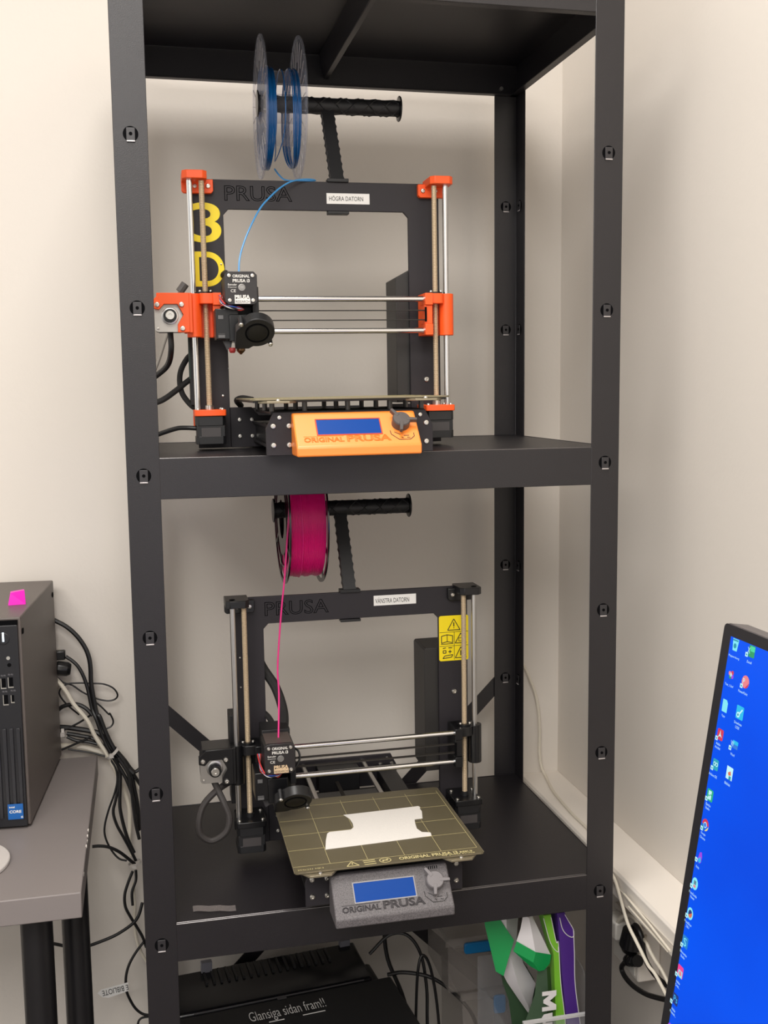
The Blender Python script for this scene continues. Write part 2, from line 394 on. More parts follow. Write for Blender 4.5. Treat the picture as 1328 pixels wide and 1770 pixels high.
    MB().lathe([(.006, 0), (.006, .008), (.001, .013)], (ex+.000, -.080, zx-.020), (0, 0, -1), 14).build('nozzle', mat('nozzle_brass', (120, 95, 70), .4, metal=1), hb)
    tilt = radians(43)
    n = Vector((0, -cos(tilt), -sin(tilt))); up = Vector((0, -sin(tilt), cos(tilt))); rt = Vector((1, 0, 0))
    fc = Vector((ex+.0185, -.122, zx-.0015)) if not dark else Vector((ex+.0195, -.118, zx-.0035))
    def bl(a, b, d): return fc+rt*a+up*b+n*d
    out = circ(0, 0, .0235, 120, -100, 30)+[(-.010, -.0275), (-.0285, -.0275), (-.0285, .002), (-.0215, .0105)]
    fan = MB().prism(out, lambda a, b: bl(a, b, -.0075), lambda a, b: bl(a, b, .0075)).build('blower_fan', mat('fan_shell', (30, 30, 31), .36, bump=.1), ext, bev=.0012)
    MB().lathe([(.0160, .0066), (.0162, .0080), (.0142, .0080), (.0138, .0070)], fc, n, 34).build('fan_inlet', holem, fan)
    MB().lathe([(.0132, .0070), (.0132, .0079), (.0120, .0082)], fc, n, 34).build('fan_rotor', blackg, fan)
    for a, b in ((-.022, .0155), (.0185, -.0185)):
        q = bl(a, b, -.006); MB().cyl(q, bl(a, b, .0085), .0032, 12).build('fan_post', blackp, fan)
        screw(fan, *bl(a, b, .0085), .0032, n)
    wm = [mat('red_wire', (200, 60, 55), .5), mat('blue_wire', (35, 70, 150), .5), mat('white_wire', (215, 212, 210), .5), mat('black_wire', (20, 20, 20), .5)]
    for i in range(5):
        pts = [(ex-.027+.001*i, -.07, zc-.006), (ex-.0262, -.094, zc-.012-.002*i), (ex-.021, -.110, zc-.021-.001*(i % 3)), (ex-.012, -.112-.001*(i % 2), zc-.0255+.0015*sin(i*2)), (ex-.003, -.108, zc-.0245-.001*i), (ex+.004, -.098, zc-.027)]
        MB().tube(pts, .0011, 6).build('wire', wm[i % 4], ext)
    if dark:
        MB().tube([(ex+.021, -.07, zc+.002), (ex+.030, -.085, zc-.001), (ex+.031, -.09, zc-.012), (ex+.024, -.092, zc-.024), (ex+.019, -.09, zc-.030)], .0016, 8).build('wire', wm[3], ext)
        MB().pxz([(ex-.016, zc+.0145), (ex+.016, zc+.0145), (ex+.0185, zc+.0215), (ex-.0185, zc+.0215)], -.1085, -.062).build('motor_band', mat('motor_brown_band', (84, 74, 70), .5), ext)
    # ---- spool holder
    hx, ax0, ax1, az, sy, tx = p['hx'], p['ax0'], p['ax1'], p['az'], .052, p['tx']
    slope = p['slope']
    H = MB()
    a0 = Vector((ax0, sy, az+slope*(ax0-tx))); a1 = Vector((ax1, sy, az+slope*(ax1-tx)))
    H.cyl(a0, a1, .0118, 12)
    for s in (-1, 1):
        for k in range(3):
            pts = []
            for i in range(25):
                f = i/24; th = s*f*pi*2*((a1-a0).length/.075)+2*pi*k/3
                c = a0.lerp(a1, f); pts.append(c+Vector((0, .0118*cos(th), .0118*sin(th))))
            H.tube(pts, .0011, 4, 1)
    ho = H.build('spool_holder', blackp, root)
    for q, d in ((a0, -1), (a1, 1)):
        MB().lathe([(.0125, 0), (.0180, .0008), (.0186, .0018), (.0180, .0030), (.010, .0032)], q, (d, 0, 0), 28).build('end_disc', blackg, ho)
    # leaning stem with scalloped sides
    b0 = Vector((hx, .003, .378)); b1 = Vector((tx, sy, az-.004)); dv = b1-b0; nn = 10; L = []; Rr = []
    for i in range(nn*3+1):
        f = i/(nn*3); w = .0092-.0006*f+(.0013 if i % 3 == 1 else 0); L.append((-w, f)); Rr.append((w, f))
    poly = L+Rr[::-1]
    fr_ = dv.cross(Vector((1, 0, 0))).normalized()*.006
    MB().prism(poly, lambda a, f: b0+dv*f+Vector((a, 0, 0))+fr_, lambda a, f: b0+dv*f+Vector((a, 0, 0))-fr_).build('stem', blackp, ho)
    MB().box(hx-.0155, hx+.0155, -.004, .012, .3795, .3845).box(hx-.0155, hx+.0155, .0062, .012, .336, .380).box(hx-.0155, hx+.0155, -.003, .012, .3345, .3385).build('clamp', blackp, ho, bev=.0006)
    # ---- base: profiles, front and rear plates, Y rods
    for s in (-1, 1):
        for y0, y1 in ((-.222, -.0005), (.0068, .185)):
            pr = MB(); xx = s*.088
            pr.box(xx-.015, xx+.015, y0, y1, .008, .012).box(xx-.015, xx+.015, y0, y1, .034, .038).box(xx-.011, xx+.011, y0, y1, .012, .034)
            pr.build('base_profile', mat('black_profile', (30, 29, 31), .4), root, bev=.0005)
        MB().cyl((s*.052, -.224, .046), (s*.052, .186, .046), .004, 16).build('y_rod', steelr, root)
        for y in (-.210, .172):
            MB().box(s*.088-.016, s*.088+.016, y-.012, y+.012, -.0005, .0075).build('rubber_foot', rubber, root)
    for y, nm in ((-.229, 'front_plate'), (.186, 'rear_plate')):
        pl = MB().pxz([(-.108, .000), (.108, .000), (.108, .034), (.098, .054), (-.098, .054), (-.108, .034)], y, y+.006).build(nm, framem, root, bev=.0005)
        for x in (-.099, -.079, .079, .099):
            for z in (.037, .013): screw(pl, x, y, z, .0037)
        for x in (-.091, .091): screw(pl, x, y, .0475, .0030)
    MB().box(-.035, .035, .15, .19, .010, .048).build('y_motor', motorm, root, bev=.001)
    MB().box(-.003, .003, -.215, .15, .026, .0275).build('y_belt', rubber, root)
    # ---- heated bed
    car = MB().box(-.100, .100, yb-.215, yb-.015, .0515, .0550).box(-.035, .035, yb-.17, yb-.06, .0475, .0515).build('bed_carriage', blackp, root, bev=.0005)
    for x in (-.105, -.06, 0, .06, .105):
        for y in (-.222, -.12, -.016):
            MB().cyl((x*.93, yb+y*1.0 if y > -.2 else yb-.208, .055), (x*.93, yb+y*1.0 if y > -.2 else yb-.208, .0665), .0034, 10).build('spacer', mat('dark_steel', (92, 90, 88), .4, metal=.7), car)
    hbd = MB().box(-.124, .124, yb-.236, yb-.003, .0665, .0690).build('heatbed', mat('heatbed_black', (28, 26, 26), .35), root, bev=.0004)
    gold = mat('sheet_edge', (150, 140, 118), .35, metal=.6)
    sh = MB().pxy(rrect(-.127, .127, yb-.243, yb, .005, 4), .0691, .0710).build('steel_sheet', mat('sheet_surface', (108, 100, 78), .34, metal=.25, noise=.12, nscale=500, bump=.2, bscale=2500), root)
    rim = MB()
    for a in ((-.1273, -.1262, yb-.240, yb-.003), (.1262, .1273, yb-.240, yb-.003)): rim.box(*a, .0700, .0712)
    rim.box(-.122, .122, yb-.2433, yb-.2422, .0700, .0712)
    rim.build('sheet_rim', gold, sh)
    MB().pxy([(-.118, yb-.236), (-.108, yb-.250), (-.080, yb-.250), (-.070, yb-.236)], .0655, .0685).pxy([(.070, yb-.236), (.080, yb-.250), (.108, yb-.250), (.118, yb-.236)], .0655, .0685).build('heatbed_ear', gold, hbd, bev=.0004)
    for x in (-.094, .094): screw(hbd, x, yb-.2455, .0685, .0028, (0, 0, 1))
    gp = mat('sheet_print', (205, 192, 140), .5)
    g = MB(); zt = .0711
    for k in range(5): g.box(-.1280+.05*k+(.0012 if k == 0 else 0), -.1280+.05*k+.0005+(.0012 if k == 0 else 0), yb-.225, yb-.016, zt, zt+.0001)
    g.box(.1215, .1220, yb-.225, yb-.016, zt, zt+.0001)
    for k in range(5): g.box(-.1265, .1220, yb-.0252-.05*k, yb-.0247-.05*k, zt, zt+.0001)
    g.build('sheet_grid', gp, sh)
    Xs, Ys = (1, 0, 0), (0, 1, 0)
    text('ORIGINAL PRUSA i3', (.0125, yb-.2375, zt), Xs, Ys, .080, .0085, gp, sh, bold=.03)
    text('MK3', (.0955, yb-.2375+.001, zt), Xs, Ys, .0170, .0050, gp, sh, bold=.03)
    text('by Josef Prusa', (.0700, yb-.2412, zt), Xs, Ys, .0450, .0030+.0012, gp, sh, bold=.02)
    text('254x241 MK3', (-.122, yb-.2370, zt), Xs, Ys, .034, .0035, gp, sh)
    sg = MB()
    def ln(a, b, w=.0007):
        a, b = Vector(a), Vector(b); d = (b-a).normalized(); q = Vector((-d.y, d.x))*w
        sg.pxy([tuple(a+q), tuple(b+q), tuple(b-q), tuple(a-q)], zt, zt+.0001)
    bx, by = -.050, yb-.2395
    for a, b in (((-.008, 0), (.008, 0)), ((.008, 0), (0, .013)), ((0, .013), (-.008, 0)), ((0, .004), (0, .009))): ln((bx+a[0], by+a[1]), (bx+b[0], by+b[1]))
    bx = -.027
    for j in (0, .006, .011): ln((bx-.008, by+j), (bx+.008, by+j+.0005), .0009)
    bx = -.006
    c = [(bx+.0075*cos(t*pi/8), by+.0065+.0065*sin(t*pi/8)) for t in range(17)]
    for a, b in zip(c, c[1:]): ln(a, b, .0006)
    ln((bx-.004, by+.0065), (bx+.004, by+.0065), .0014); ln((bx-.005, by+.002), (bx+.005, by+.011), .0005)
    sg.build('sheet_symbols', gp, sh)
    # ---- LCD unit
    ly = p['ly']
    lx0, lx1 = -.076, .081
    A0 = Vector((0, ly-.0500, .0120)); B0 = Vector((0, ly-.0108, .0527)); fd = (B0-A0).normalized(); Lf = (B0-A0).length
    fn = Vector((0, -fd.z, fd.y))
    lc = MB().pyz([(ly-.050, 0), (ly-.050, .0120), (ly-.0108, .0527), (ly, .0527), (ly, .030), (ly, 0)], lx0, lx1).build('lcd_case', p['lcdm'], root, bev=.0022, seg=3)
    def F(a, b, d=0): return A0+Vector((a, 0, 0))+fd*b+fn*d
    def fq(mb, a0, a1, b0, b1, d0, d1):
        return mb.prism([(a0, b0), (a1, b0), (a1, b1), (a0, b1)], lambda a, b: F(a, b, d0), lambda a, b: F(a, b, d1))
    sb0, sb1, sa0, sa1 = .0195, .0440, -.0475, .0325
    rim = MB(); w = .0014
    for q in ((sa0-w, sa1+w, sb0-w, sb0), (sa0-w, sa1+w, sb1, sb1+w), (sa0-w, sa0, sb0, sb1), (sa1, sa1+w, sb0, sb1)): fq(rim, *q, -.0002, .0007)
    rim.build('screen_rim', p['rimm'], lc)
    fq(MB(), sa0, sa1, sb0, sb1, -.0002, .0003).build('lcd_screen', bluelcd, lc)
    text('ORIGINAL', F(-.0660, .0075, .0002), Xs, fd, .0500, .0078, p['lcdtext'], lc, 'embossed_lettering', outline=.035)
    text('PRUSA', F(-.0125, .0072, .0002), Xs, fd, .0560, .0105, p['lcdtext'], lc, 'embossed_lettering', outline=.035)
    fq(MB(), -.066, -.016, .0165, .0173, -.0001, .0004).build('embossed_line', p['lcdtext'], lc)
    kc = F(.0590, .0340, 0)
    MB().lathe([(.0115, 0), (.0115, .010), (.0105, .0115), (.001, .0117)], kc, fn, 28).build('knob', p['knobm'], lc)
    kk = MB()
    for t in (25-30, 145-20, 260): 
        c_, s_ = cos(radians(t)), sin(radians(t))
        pl = [(c_*.006-s_*.0026, s_*.006+c_*.0026), (c_*.0195-s_*.0018, s_*.0195+c_*.0018), (c_*.0195+s_*.0018, s_*.0195-c_*.0018), (c_*.006+s_*.0026, s_*.006-c_*.0026)]
        kk.prism(pl, lambda a, b: kc+Vector((a, 0, 0))+fd*b+fn*.0062, lambda a, b: kc+Vector((a, 0, 0))+fd*b+fn*.0120)
    kk.build('knob_wing', p['knobm'], lc, bev=.0005)
    em = MB()
    for a, b in (((.0440, .0235), (.0445, .0175)), ((.0445, .0175), (.0535, .0085)), ((.0535, .0085), (.0680, .0085)), ((.0680, .0085), (.0735, .0135)), ((.0735, .0135), (.0735, .0190)), ((.0490, .0210), (.0560, .0165)), ((.0600, .0150), (.0670, .0150)), ((.0570, .0125), (.0590, .0105)), ((.0640, .0120), (.0680, .0110))):
        a, b = Vector(a), Vector(b); d = (b-a).normalized()*1; q = Vector((-d.y, d.x))*.0004
        em.prism([tuple(a+q), tuple(b+q), tuple(b-q), tuple(a-q)], lambda x, y: F(x, y, -.0001), lambda x, y: F(x, y, .0004))
    em.build('embossed_emblem', p['emblem'], lc)
    if dark:
        vv = MB()
        for i in range(6): fq(vv, .052+.0028*i, .0532+.0028*i, .0515, .0555, -.0001, .0003)
        vv.build('vent_slot', holem, lc)
    # ---- electronics boxes behind the frame
    psu = MB()
    if dark: psu.pxz([(.114, .085), (.180, .085), (.180, .283), (.1165, .283), (.114, .280)], .0068, .075)
    else: psu.pxz([(.116, .060), (.180, .060), (.180, .262), (.150, .262), (.1165, .244)], .0068, .075)
    psu.build('power_supply', mat('psu_black', (40, 38, 37), .5, bump=.1), root, bev=.0008)
    bz = .20 if dark else .17
    MB().box(-.1905, -.137, .0075, .045, .062, bz).build('control_box', mat('control_box_black', (34, 33, 34), .5), root, bev=.001)
    if not dark: MB().box(-.1915, -.189, .006, .02, .10, .165).build('circuit_board', mat('green_board', (24, 48, 40), .4), root)
    if dark:
        for o_ in root.children:
            n_ = o_.name.split('.')[0]
            if n_ in ('front_plate', 'base_profile', 'bed_carriage', 'heatbed', 'steel_sheet', 'y_rod', 'y_belt', 'screw') and (n_ != 'screw' or o_.data.vertices[0].co.y < -.2): o_.location.x = -.0045
            if n_ == 'front_plate' or (n_ == 'screw' and o_.data.vertices[0].co.y < -.2): o_.location.z = .004
            if n_ == 'lcd_case': o_.location = (-.0080, 0, .0040)
    for pts, r, mm in p['cables']: MB().tube(pts, r, 10).build('cable', mm, root)
    return root

orange_printer = make_printer(dict(
    plastic=orange, dark=False, zx=.1644, ex=-.1235, yb=-.002, loc=(.2825, .199, .0017), rot=(-.0011, -.006, -.0092), badge=whitel,
    label='orange and black desktop 3d printer on the upper shelf', hx=.031, tx=.026, ax0=-.0745, ax1=.1345, az=.4990, slope=0, ly=-.228,
    lcdm=orange_glare, rimm=mat('screen_rim_red', (190, 60, 25), .5), lcdtext=mat('lcd_orange_shadow', (238, 132, 44), .5), knobm=mat('knob_grey', (78, 72, 70), .45), emblem=inkm,
    cables=[([(-.2165, -.02, .165), (-.2165, -.02, .14), (-.222, 0, .120), (-.239, .02, .105), (-.268, .04, .085), (-.270, .09, .03), (-.262, .13, .008)], .0042, cablem),
            ([(-.180, .03, .140), (-.193, .03, .130), (-.204, .03, .108), (-.203, .03, .082), (-.190, .025, .062), (-.178, .02, .056)], .0042, cableg),
            ([(-.178, .035, .108), (-.195, .03, .096), (-.212, .025, .083), (-.232, .02, .070), (-.266, .03, .056), (-.268, .07, .02), (-.258, .11, .008)], .0042, cableg),
            ([(-.185, -.03, .030), (-.200, -.028, .031), (-.214, -.02, .030), (-.238, .0, .022), (-.262, .02, .012), (-.262, .08, .007)], .0034, cablem),
            ([(-.196, .1, .236), (-.201, .1, .225), (-.2085, .09, .195), (-.219, .085, .168), (-.235, .085, .125), (-.258, .085, .07), (-.262, .10, .008)], .0022, mat('grey_cable', (150, 144, 136), .5)),
            ([(-.189, .1, .244), (-.198, .1, .232)], .0065, mat('grey_plug', (105, 100, 97), .5)),
            ([(-.136, -.05, .240), (-.137, -.02, .2475), (-.141, .015, .240), (-.150, .03, .20)], .0042, cableg),
            ([(-.118, .02, .060), (-.125, .00, .068), (-.118, -.02, .071), (-.105, -.03, .0685)], .0045, cableg)]))
black_printer = make_printer(dict(
    plastic=blackg, dark=True, zx=.1157, ex=-.129, yb=-.0265, loc=(.3232, .1956, -.6024), rot=(-.0035, -.0027, -.0069), badge=mat('gold_badge', (214, 186, 150), .5),
    label='all black desktop 3d printer with grey speckled control panel on the middle shelf', hx=-.003, tx=-.007, ax0=-.108, ax1=.101, az=.503, slope=0, ly=-.248,
    lcdm=greyspk, rimm=mat('screen_rim_grey', (150, 148, 150), .4), lcdtext=mat('lcd_grey_shadow', (58, 55, 58), .6), knobm=mat('knob_light_grey', (120, 116, 118), .45), emblem=inkm,
    cables=[([(-.218, -.03, .115), (-.212, -.045, .103), (-.205, -.055, .088), (-.199, -.06, .068), (-.205, -.062, .048), (-.225, -.062, .037), (-.241, -.062, .048), (-.243, -.06, .068), (-.235, -.052, .088), (-.215, -.042, .104), (-.190, -.02, .110)], .0048, mat('grey_black_sleeve', (58, 54, 53), .6)),
            ([(-.155, .035, .31), (-.137, .022, .268), (-.120, .012, .240), (-.111, .0, .212), (-.111, -.02, .195), (-.118, -.05, .178)], .0075, cableg),
            ([(-.150, .03, .205), (-.138, .012, .200), (-.130, -.01, .194), (-.124, -.035, .180)], .0042, cableg)]))

# labels and stickers on the two frames
def sticker(par, x0, x1, z0, z1, body, tx0, tx1, tz0, tz1, rot=0):
    s = MB().box(x0, x1, -.0005, -.0001, z0, z1).build('name_label', labelm, par)
    t = text(body, (tx0, -.0005, tz0), (1, 0, 0), (0, 0, 1), tx1-tx0, tz1-tz0, inkm, s)
    return s
sticker(orange_printer, .0140, .0775, .3490, .3640, 'HÖGRA DATORN', .0175, .0680, .3533, .3610)
s = sticker(black_printer, .0335, .1000, .3565, .3720, 'VÄNSTRA DATORN', .0360, .0890, .3600, .3688)
big = text('3', (-.181, 0, .292), (1, 0, 0), (0, 0, 1), .0420, .0555, yellow, orange_printer, 'vinyl_numeral', depth=.0003, bold=.012, res=10)
lab(big, 'large yellow vinyl numeral 3 on the frame leg')
big = text('D', (-.180, 0, .2305), (1, 0, 0), (0, 0, 1), .0435, .0490, yellow, orange_printer, 'vinyl_letter', depth=.0003, bold=.012, res=10)
lab(big, 'large yellow vinyl letter D on the frame leg')
ws = MB().pxz(rrect(.1362, .1835, .2625, .3340, .003, 3), -.0006, -.0001).build('warning_sticker', yellow, black_printer)
lab(ws, 'yellow warning sticker with pictograms')
wl = MB()
def wline(a, b, w=.0004):
    a, b = Vector(a), Vector(b); d = (b-a).normalized(); q = Vector((-d.y, d.x))*w
    wl.pxz([tuple(a+q), tuple(b+q), tuple(b-q), tuple(a-q)], -.0009, -.0005)
def wpoly(ps, close=True, w=.0004):
    for a, b in zip(ps, ps[1:]+(ps[:1] if close else [])): wline(a, b, w)
wpoly([(.1500, .3110), (.1700, .3110), (.1600, .3285)], w=.0006); wline((.160, .3165), (.160, .3230), .0008); wline((.160, .3140), (.160, .3150), .0008)
wline((.1370, .3080), (.1830, .3080), .0003); wline((.1370, .2860), (.1830, .2860), .0003); wline((.1605, .2640), (.1605, .3080), .0003)
wpoly([(.1400, .2910), (.1490, .2930), (.1580, .2910), (.1580, .3020), (.1490, .3040), (.1400, .3020)], w=.0006); wline((.149, .293), (.149, .304), .0005); wline((.139, .2895), (.159, .2895), .0005)
wpoly([(.1620, .2900), (.1800, .2900), (.1710, .3055)], w=.0006); wpoly([(.168, .293), (.174, .293), (.174, .298), (.168, .298)])
wpoly([(.1620, .2665), (.1800, .2665), (.1710, .2835)], w=.0006); wline((.171, .270), (.171, .278), .0008)
wpoly([(.1425, .2750), (.1470, .2750), (.1470, .2790), (.1425, .2790)], w=.0006); wpoly([(.1420, .2665), (.1560, .2680), (.1580, .2720), (.1450, .2705)], w=.0006)
wline((.151, .2770), (.156, .2770), .0008); wline((.1535, .2740), (.1535, .2800), .0005); wline((.142, .2825), (.147, .2835), .0006); wline((.151, .2830), (.157, .2830), .0007)
wl.build('warning_pictogram', inkm, ws)

# white tape left on the lower print sheet
def placed(par, o): o.matrix_world = par.matrix_world @ o.matrix_world; return o
bpy.context.view_layer.update()
tp = [(-.0804, -.2085), (-.0750, -.1800), (-.0698, -.1588), (-.0657, -.1538), (-.0352, -.1535), (-.0300, -.1460), (-.0287, -.1324), (-.0300, -.1150), (-.0360, -.0995), (.0240, -.0975), (.0770, -.0950), (.0789, -.0990), (.0770, -.1060), (.0775, -.1150), (.0720, -.1400), (.0600, -.1410), (.0578, -.1527), (.0553, -.1728), (.0590, -.1860), (.0693, -.1900), (.0705, -.1915), (.0690, -.2010), (.0300, -.2035), (-.0300, -.2065)]
t = MB().pxy(tp, .0712, .0716).build('white_tape', mat('white_tape', (238, 234, 228), .6, noise=.02, nscale=300, bump=.3, bscale=300))
t.matrix_world = black_printer.matrix_world @ Matrix.Translation((-.0012, 0, 0)); tag(t, 'torn white tape patch stuck on the print sheet of the black printer', 'tape')

# ================================================================== SPOOLS
def spool_root(prn, name, label, loc):
    e = empty(name); e.matrix_world = prn.matrix_world @ Matrix.Translation(loc); tag(e, label, 'filament spool'); return e
clear = bpy.data.materials.new('clear_polycarbonate'); clear.use_nodes = True
nt = clear.node_tree; b = nt.nodes['Principled BSDF']; b.inputs['Base Color'].default_value = (.72, .74, .80, 1); b.inputs['Roughness'].default_value = .12
tr = nt.nodes.new('ShaderNodeBsdfTransparent'); tr.inputs[0].default_value = (.93, .93, .95, 1); mx = nt.nodes.new('ShaderNodeMixShader')
lw = nt.nodes.new('ShaderNodeLayerWeight'); lw.inputs[0].default_value = .25
mr = nt.nodes.new('ShaderNodeMapRange'); mr.inputs['To Min'].default_value = .03; mr.inputs['To Max'].default_value = .30
nt.links.new(lw.outputs['Facing'], mr.inputs['Value']); nt.links.new(mr.outputs['Result'], mx.inputs[0])
nt.links.new(tr.outputs[0], mx.inputs[1]); nt.links.new(b.outputs[0], mx.inputs[2]); nt.links.new(mx.outputs[0], nt.nodes['Material Output'].inputs[0])
blackflange = mat('smoked_black_plastic', (22, 21, 22), .2, spec=.7)
def flange(par, x, m, R=.1, ri=.027, spokes=24, th=.0024, open_=False):
    e = MB()
    def ring(r0, r1, x0, x1, n=64):
        e.lathe([(r0, x0), (r1, x0), (r1, x1), (r0, x1), (r0, x0)], (0, 0, 0), (1, 0, 0), n, cap=False)
    if open_:
        ring(R-.006, R, x, x+th); ring(ri, ri+.026, x, x+th); ring(.072, .0745, x, x+th)
    else:
        ring(ri, R, x, x+th*.55); ring(R-.0035, R, x-.0005, x+th)
        ring(ri, ri+.004, x-.001, x+th)
    f = e.build('flange', m, par)
    for k in range(spokes):
        a = 2*pi*k/spokes; M = Matrix.Rotation(a, 4, 'X')
        g = MB()
        if open_: g.box(x+.0002, x+th-.0002, -.0022, .0022, ri+.024, R-.004, M)
        else: g.box(x-.0009, x+.0002, -.0006, .0006, .052+.012*(k % 2), .092, M)
        g.build('flange_spoke', m if open_ else mat('clear_rib', (205, 200, 200), .15, alpha=.38), f)
    return f
sb = spool_root(orange_printer, 'clear_filament_spool', 'clear plastic spool with a little blue filament above the orange printer', (-.0455, .052, .4925))
flange(sb, -.0280, clear, ri=.0190); flange(sb, .0270, clear, ri=.0190)
MB().lathe([(.050, -.026), (.052, -.026), (.052, .027), (.050, .027)], (0, 0, 0), (1, 0, 0), 48, cap=False).build('drum', clear, sb)
MB().lathe([(.0190, -.026), (.0205, -.026), (.0205, .027), (.0190, .027)], (0, 0, 0), (1, 0, 0), 40, cap=False).build('hub', clear, sb)
bluef = mat('blue_filament', (12, 88, 150), .25, spec=.7); bluef2 = mat('light_blue_filament', (62, 140, 200), .3)
coils = [(-.0255+.00175*i, .0690+.0012*sin(i*2.1), -.0135-.0012*sin(i*1.3), .0004*i) for i in range(9)]+[(-.0247+.0018*i, .0708, -.0158, .0003*i) for i in range(7)]
coils += [(.0020, .0640, -.010, .006)]+[(.0125+.0018*i, .0685+.0010*sin(i*1.9), -.0140, -.0006*(6-i)) for i in range(7)]
for x, R, dz, wb in coils:
    MB().tube([(x-wb*max(0, -cos(2*pi*k/36))**3*1.5, (R+.001)*sin(2*pi*k/36), dz+R*cos(2*pi*k/36)) for k in range(37)], .00078, 6, 2).build('filament_coil', bluef, sb)
o = MB().tube([(-.053, .06, .408), (-.048, .045, .396), (-.040, .03, .3865), (-.018, .016, .3835), (-.001, .006, .3825), (-.012, -.003, .3822), (-.028, -.008, .380), (-.042, -.015, .375), (-.057, -.022, .365), (-.071, -.03, .352), (-.087, -.04, .334), (-.104, -.055, .304), (-.115, -.065, .279), (-.121, -.075, .259), (-.123, -.082, .241)], .00125, 8).build('filament_strand', bluef2, sb, M=Matrix.Translation((.0455, -.052, -.4925)))
sm = spool_root(black_printer, 'magenta_filament_spool', 'black spool wound with magenta filament above the black printer', (-.0680, .060, .4885))
flange(sm, -.0290, blackflange, R=.1, ri=.030, spokes=9, open_=True); flange(sm, .0270, blackflange, R=.1, ri=.030, spokes=9, open_=True)
magm = mat('magenta_filament', (232, 26, 130), .34)
prof = []; x = -.0262
while x < .0262:
    R = .0895+.0008*sin(x*410)+random.uniform(-.0003, .0003)
    prof += [(R-.0009, x), (R, x+.0005), (R, x+.0011), (R-.0009, x+.00165)]; x += .00165
MB().lathe([(.03, -.0262)]+prof+[(.03, .0266)], (0, 0, 0), (1, 0, 0), 72, cap=False).build('filament_winding', magm, sm)
MB().tube([(-.011+.0002*k, .0905*sin(-.4-k*.12), .0905*cos(-.4-k*.12)) for k in range(26)], .0009, 6, 2).build('filament_turn', magm, sm)
MB().lathe([(.0275, -.0262), (.030, -.0262), (.030, .0266), (.0275, .0266)], (0, 0, 0), (1, 0, 0), 40, cap=False).build('hub', blackflange, sm)
MB().tube([(-.0920, -.020, .535), (-.0945, -.024, .520), (-.0965, -.027, .503), (-.101, -.030, .46), (-.106, -.032, .41), (-.113, -.038, .36), (-.1215, -.052, .287), (-.122, -.062, .247), (-.127, -.085, .190)], .0013, 8).build('filament_strand', mat('pink_filament', (226, 40, 130), .35), sm, M=Matrix.Translation((.0680, -.060, -.4885)))

# ================================================================== DESK, COMPUTER (left)
DZ = -.540
desk = empty('desk', (-.5, .2, FZ)); tag(desk, 'grey desk at the left with black tubular legs', 'desk')
def DK(o, r): o.parent = r; o.location = -Vector(r.location); return o
deskm = mat('grey_laminate', (126, 119, 117), .45, noise=.03, nscale=500)
DK(MB().box(-1.35, -.0755, -.038, .478, DZ-.034, DZ).build('tabletop', deskm, bev=.0015), desk)
for x, y, r in ((-.1385, .030, .0205), (-.0945, .095, .0185), (-1.25, .03, .02), (-1.25, .42, .02)):
    DK(MB().cyl((x, y, FZ+.012), (x, y, DZ-.034), r, 28).build('leg', mat('black_leg_tube', (26, 25, 27), .35), None), desk)
    DK(MB().cyl((x, y, FZ), (x, y, FZ+.012), r*1.3, 20).build('leg_foot', rubber, None), desk)
chipm = mat('chipped_edge', (222, 216, 208), .6)
ch = MB()
for y, z in ((.155, 0), (.135, 0), (.120, -.001), (.10, 0), (.02, -.003)):
    ch.box(-.0768, -.0752, y, y+.006, DZ-.003+z, DZ+.0003+z)
DK(ch.build('chipped_edge', chipm, None), desk)

pcyaw = -.073
pc = empty('desktop_computer', (-.157, .185, DZ), (0, 0, pcyaw)); tag(pc, 'black desktop computer tower standing on the grey desk', 'computer')
casem = mat('computer_case', (92, 84, 80), .45, noise=.04, nscale=80, bump=.08, bscale=1200)
PH, PD, PWD = .309, .300, .096
pf = mat('computer_front', (26, 26, 30), .38)
cs = MB().box(-PWD, 0, .004, PD, .004, PH).build('case', casem, pc, bev=.0018)
MB().box(-PWD+.004, -.004, -.0010, .0045, .004, PH-.010).build('front_panel', pf, pc, bev=.001)
MB().box(-PWD+.004, -.004, -.0002, .0045, PH-.0098, PH-.0035).build('top_grille', holem, pc)
MB().box(-PWD+.004, -.006, .01, PD-.01, 0, .004).build('case_feet', rubber, pc)
sl = MB()
for i in range(9): sl.box(-.0885+.0095*i, -.0835+.0095*i, -.0036, -.0008, .018, .150)
sl.build('vent_slat', mat('slat_black', (36, 36, 40), .4), pc, bev=.0006)
MB().pxz([(-.0250, .2760), (-.0225, .2760), (-.0225, .2890), (-.0250, .2890)], -.0018, -.0008).build('power_light', mat('power_led', (225, 240, 255), .3, emit=1.2), pc)
MB().lathe([(.0085, 0), (.0088, .0006), (.0078, .0009), (.0076, .0002)], (-.0238, -.0009, .2800), (0, -1, 0), 24).build('power_button', pf, pc)
MB().lathe([(.0026, 0), (.0026, .0004), (.0018, .0004)], (-.0185, -.0009, .2520), (0, -1, 0), 14).build('audio_jack', screwm, pc)
MB().cyl((-.0175, -.0009, .2420), (-.0175, -.0014, .2420), .0028, 14).build('status_hole', holem, pc)
for x, z, w_, h_ in ((-.0265, .2160, .0058, .0140), (-.0165, .2170, .0058, .0140), (-.0245, .1920, .0058, .0140), (-.0150, .1930, .0034, .0105)):
    q = MB()
    q.pxz([(x-w_/2-.0010, z-h_/2-.0010), (x+w_/2+.0006, z-h_/2-.0010), (x+w_/2+.0006, z-h_/2+.0006), (x-w_/2, z-h_/2+.0006), (x-w_/2, z+h_/2), (x-w_/2-.0010, z+h_/2)], -.0016, -.0009)
    r = q.build('port_rim', screwm, pc)
    MB().box(x-w_/2, x+w_/2, -.0013, -.0009, z-h_/2+.0005, z+h_/2).build('port', holem, pc)
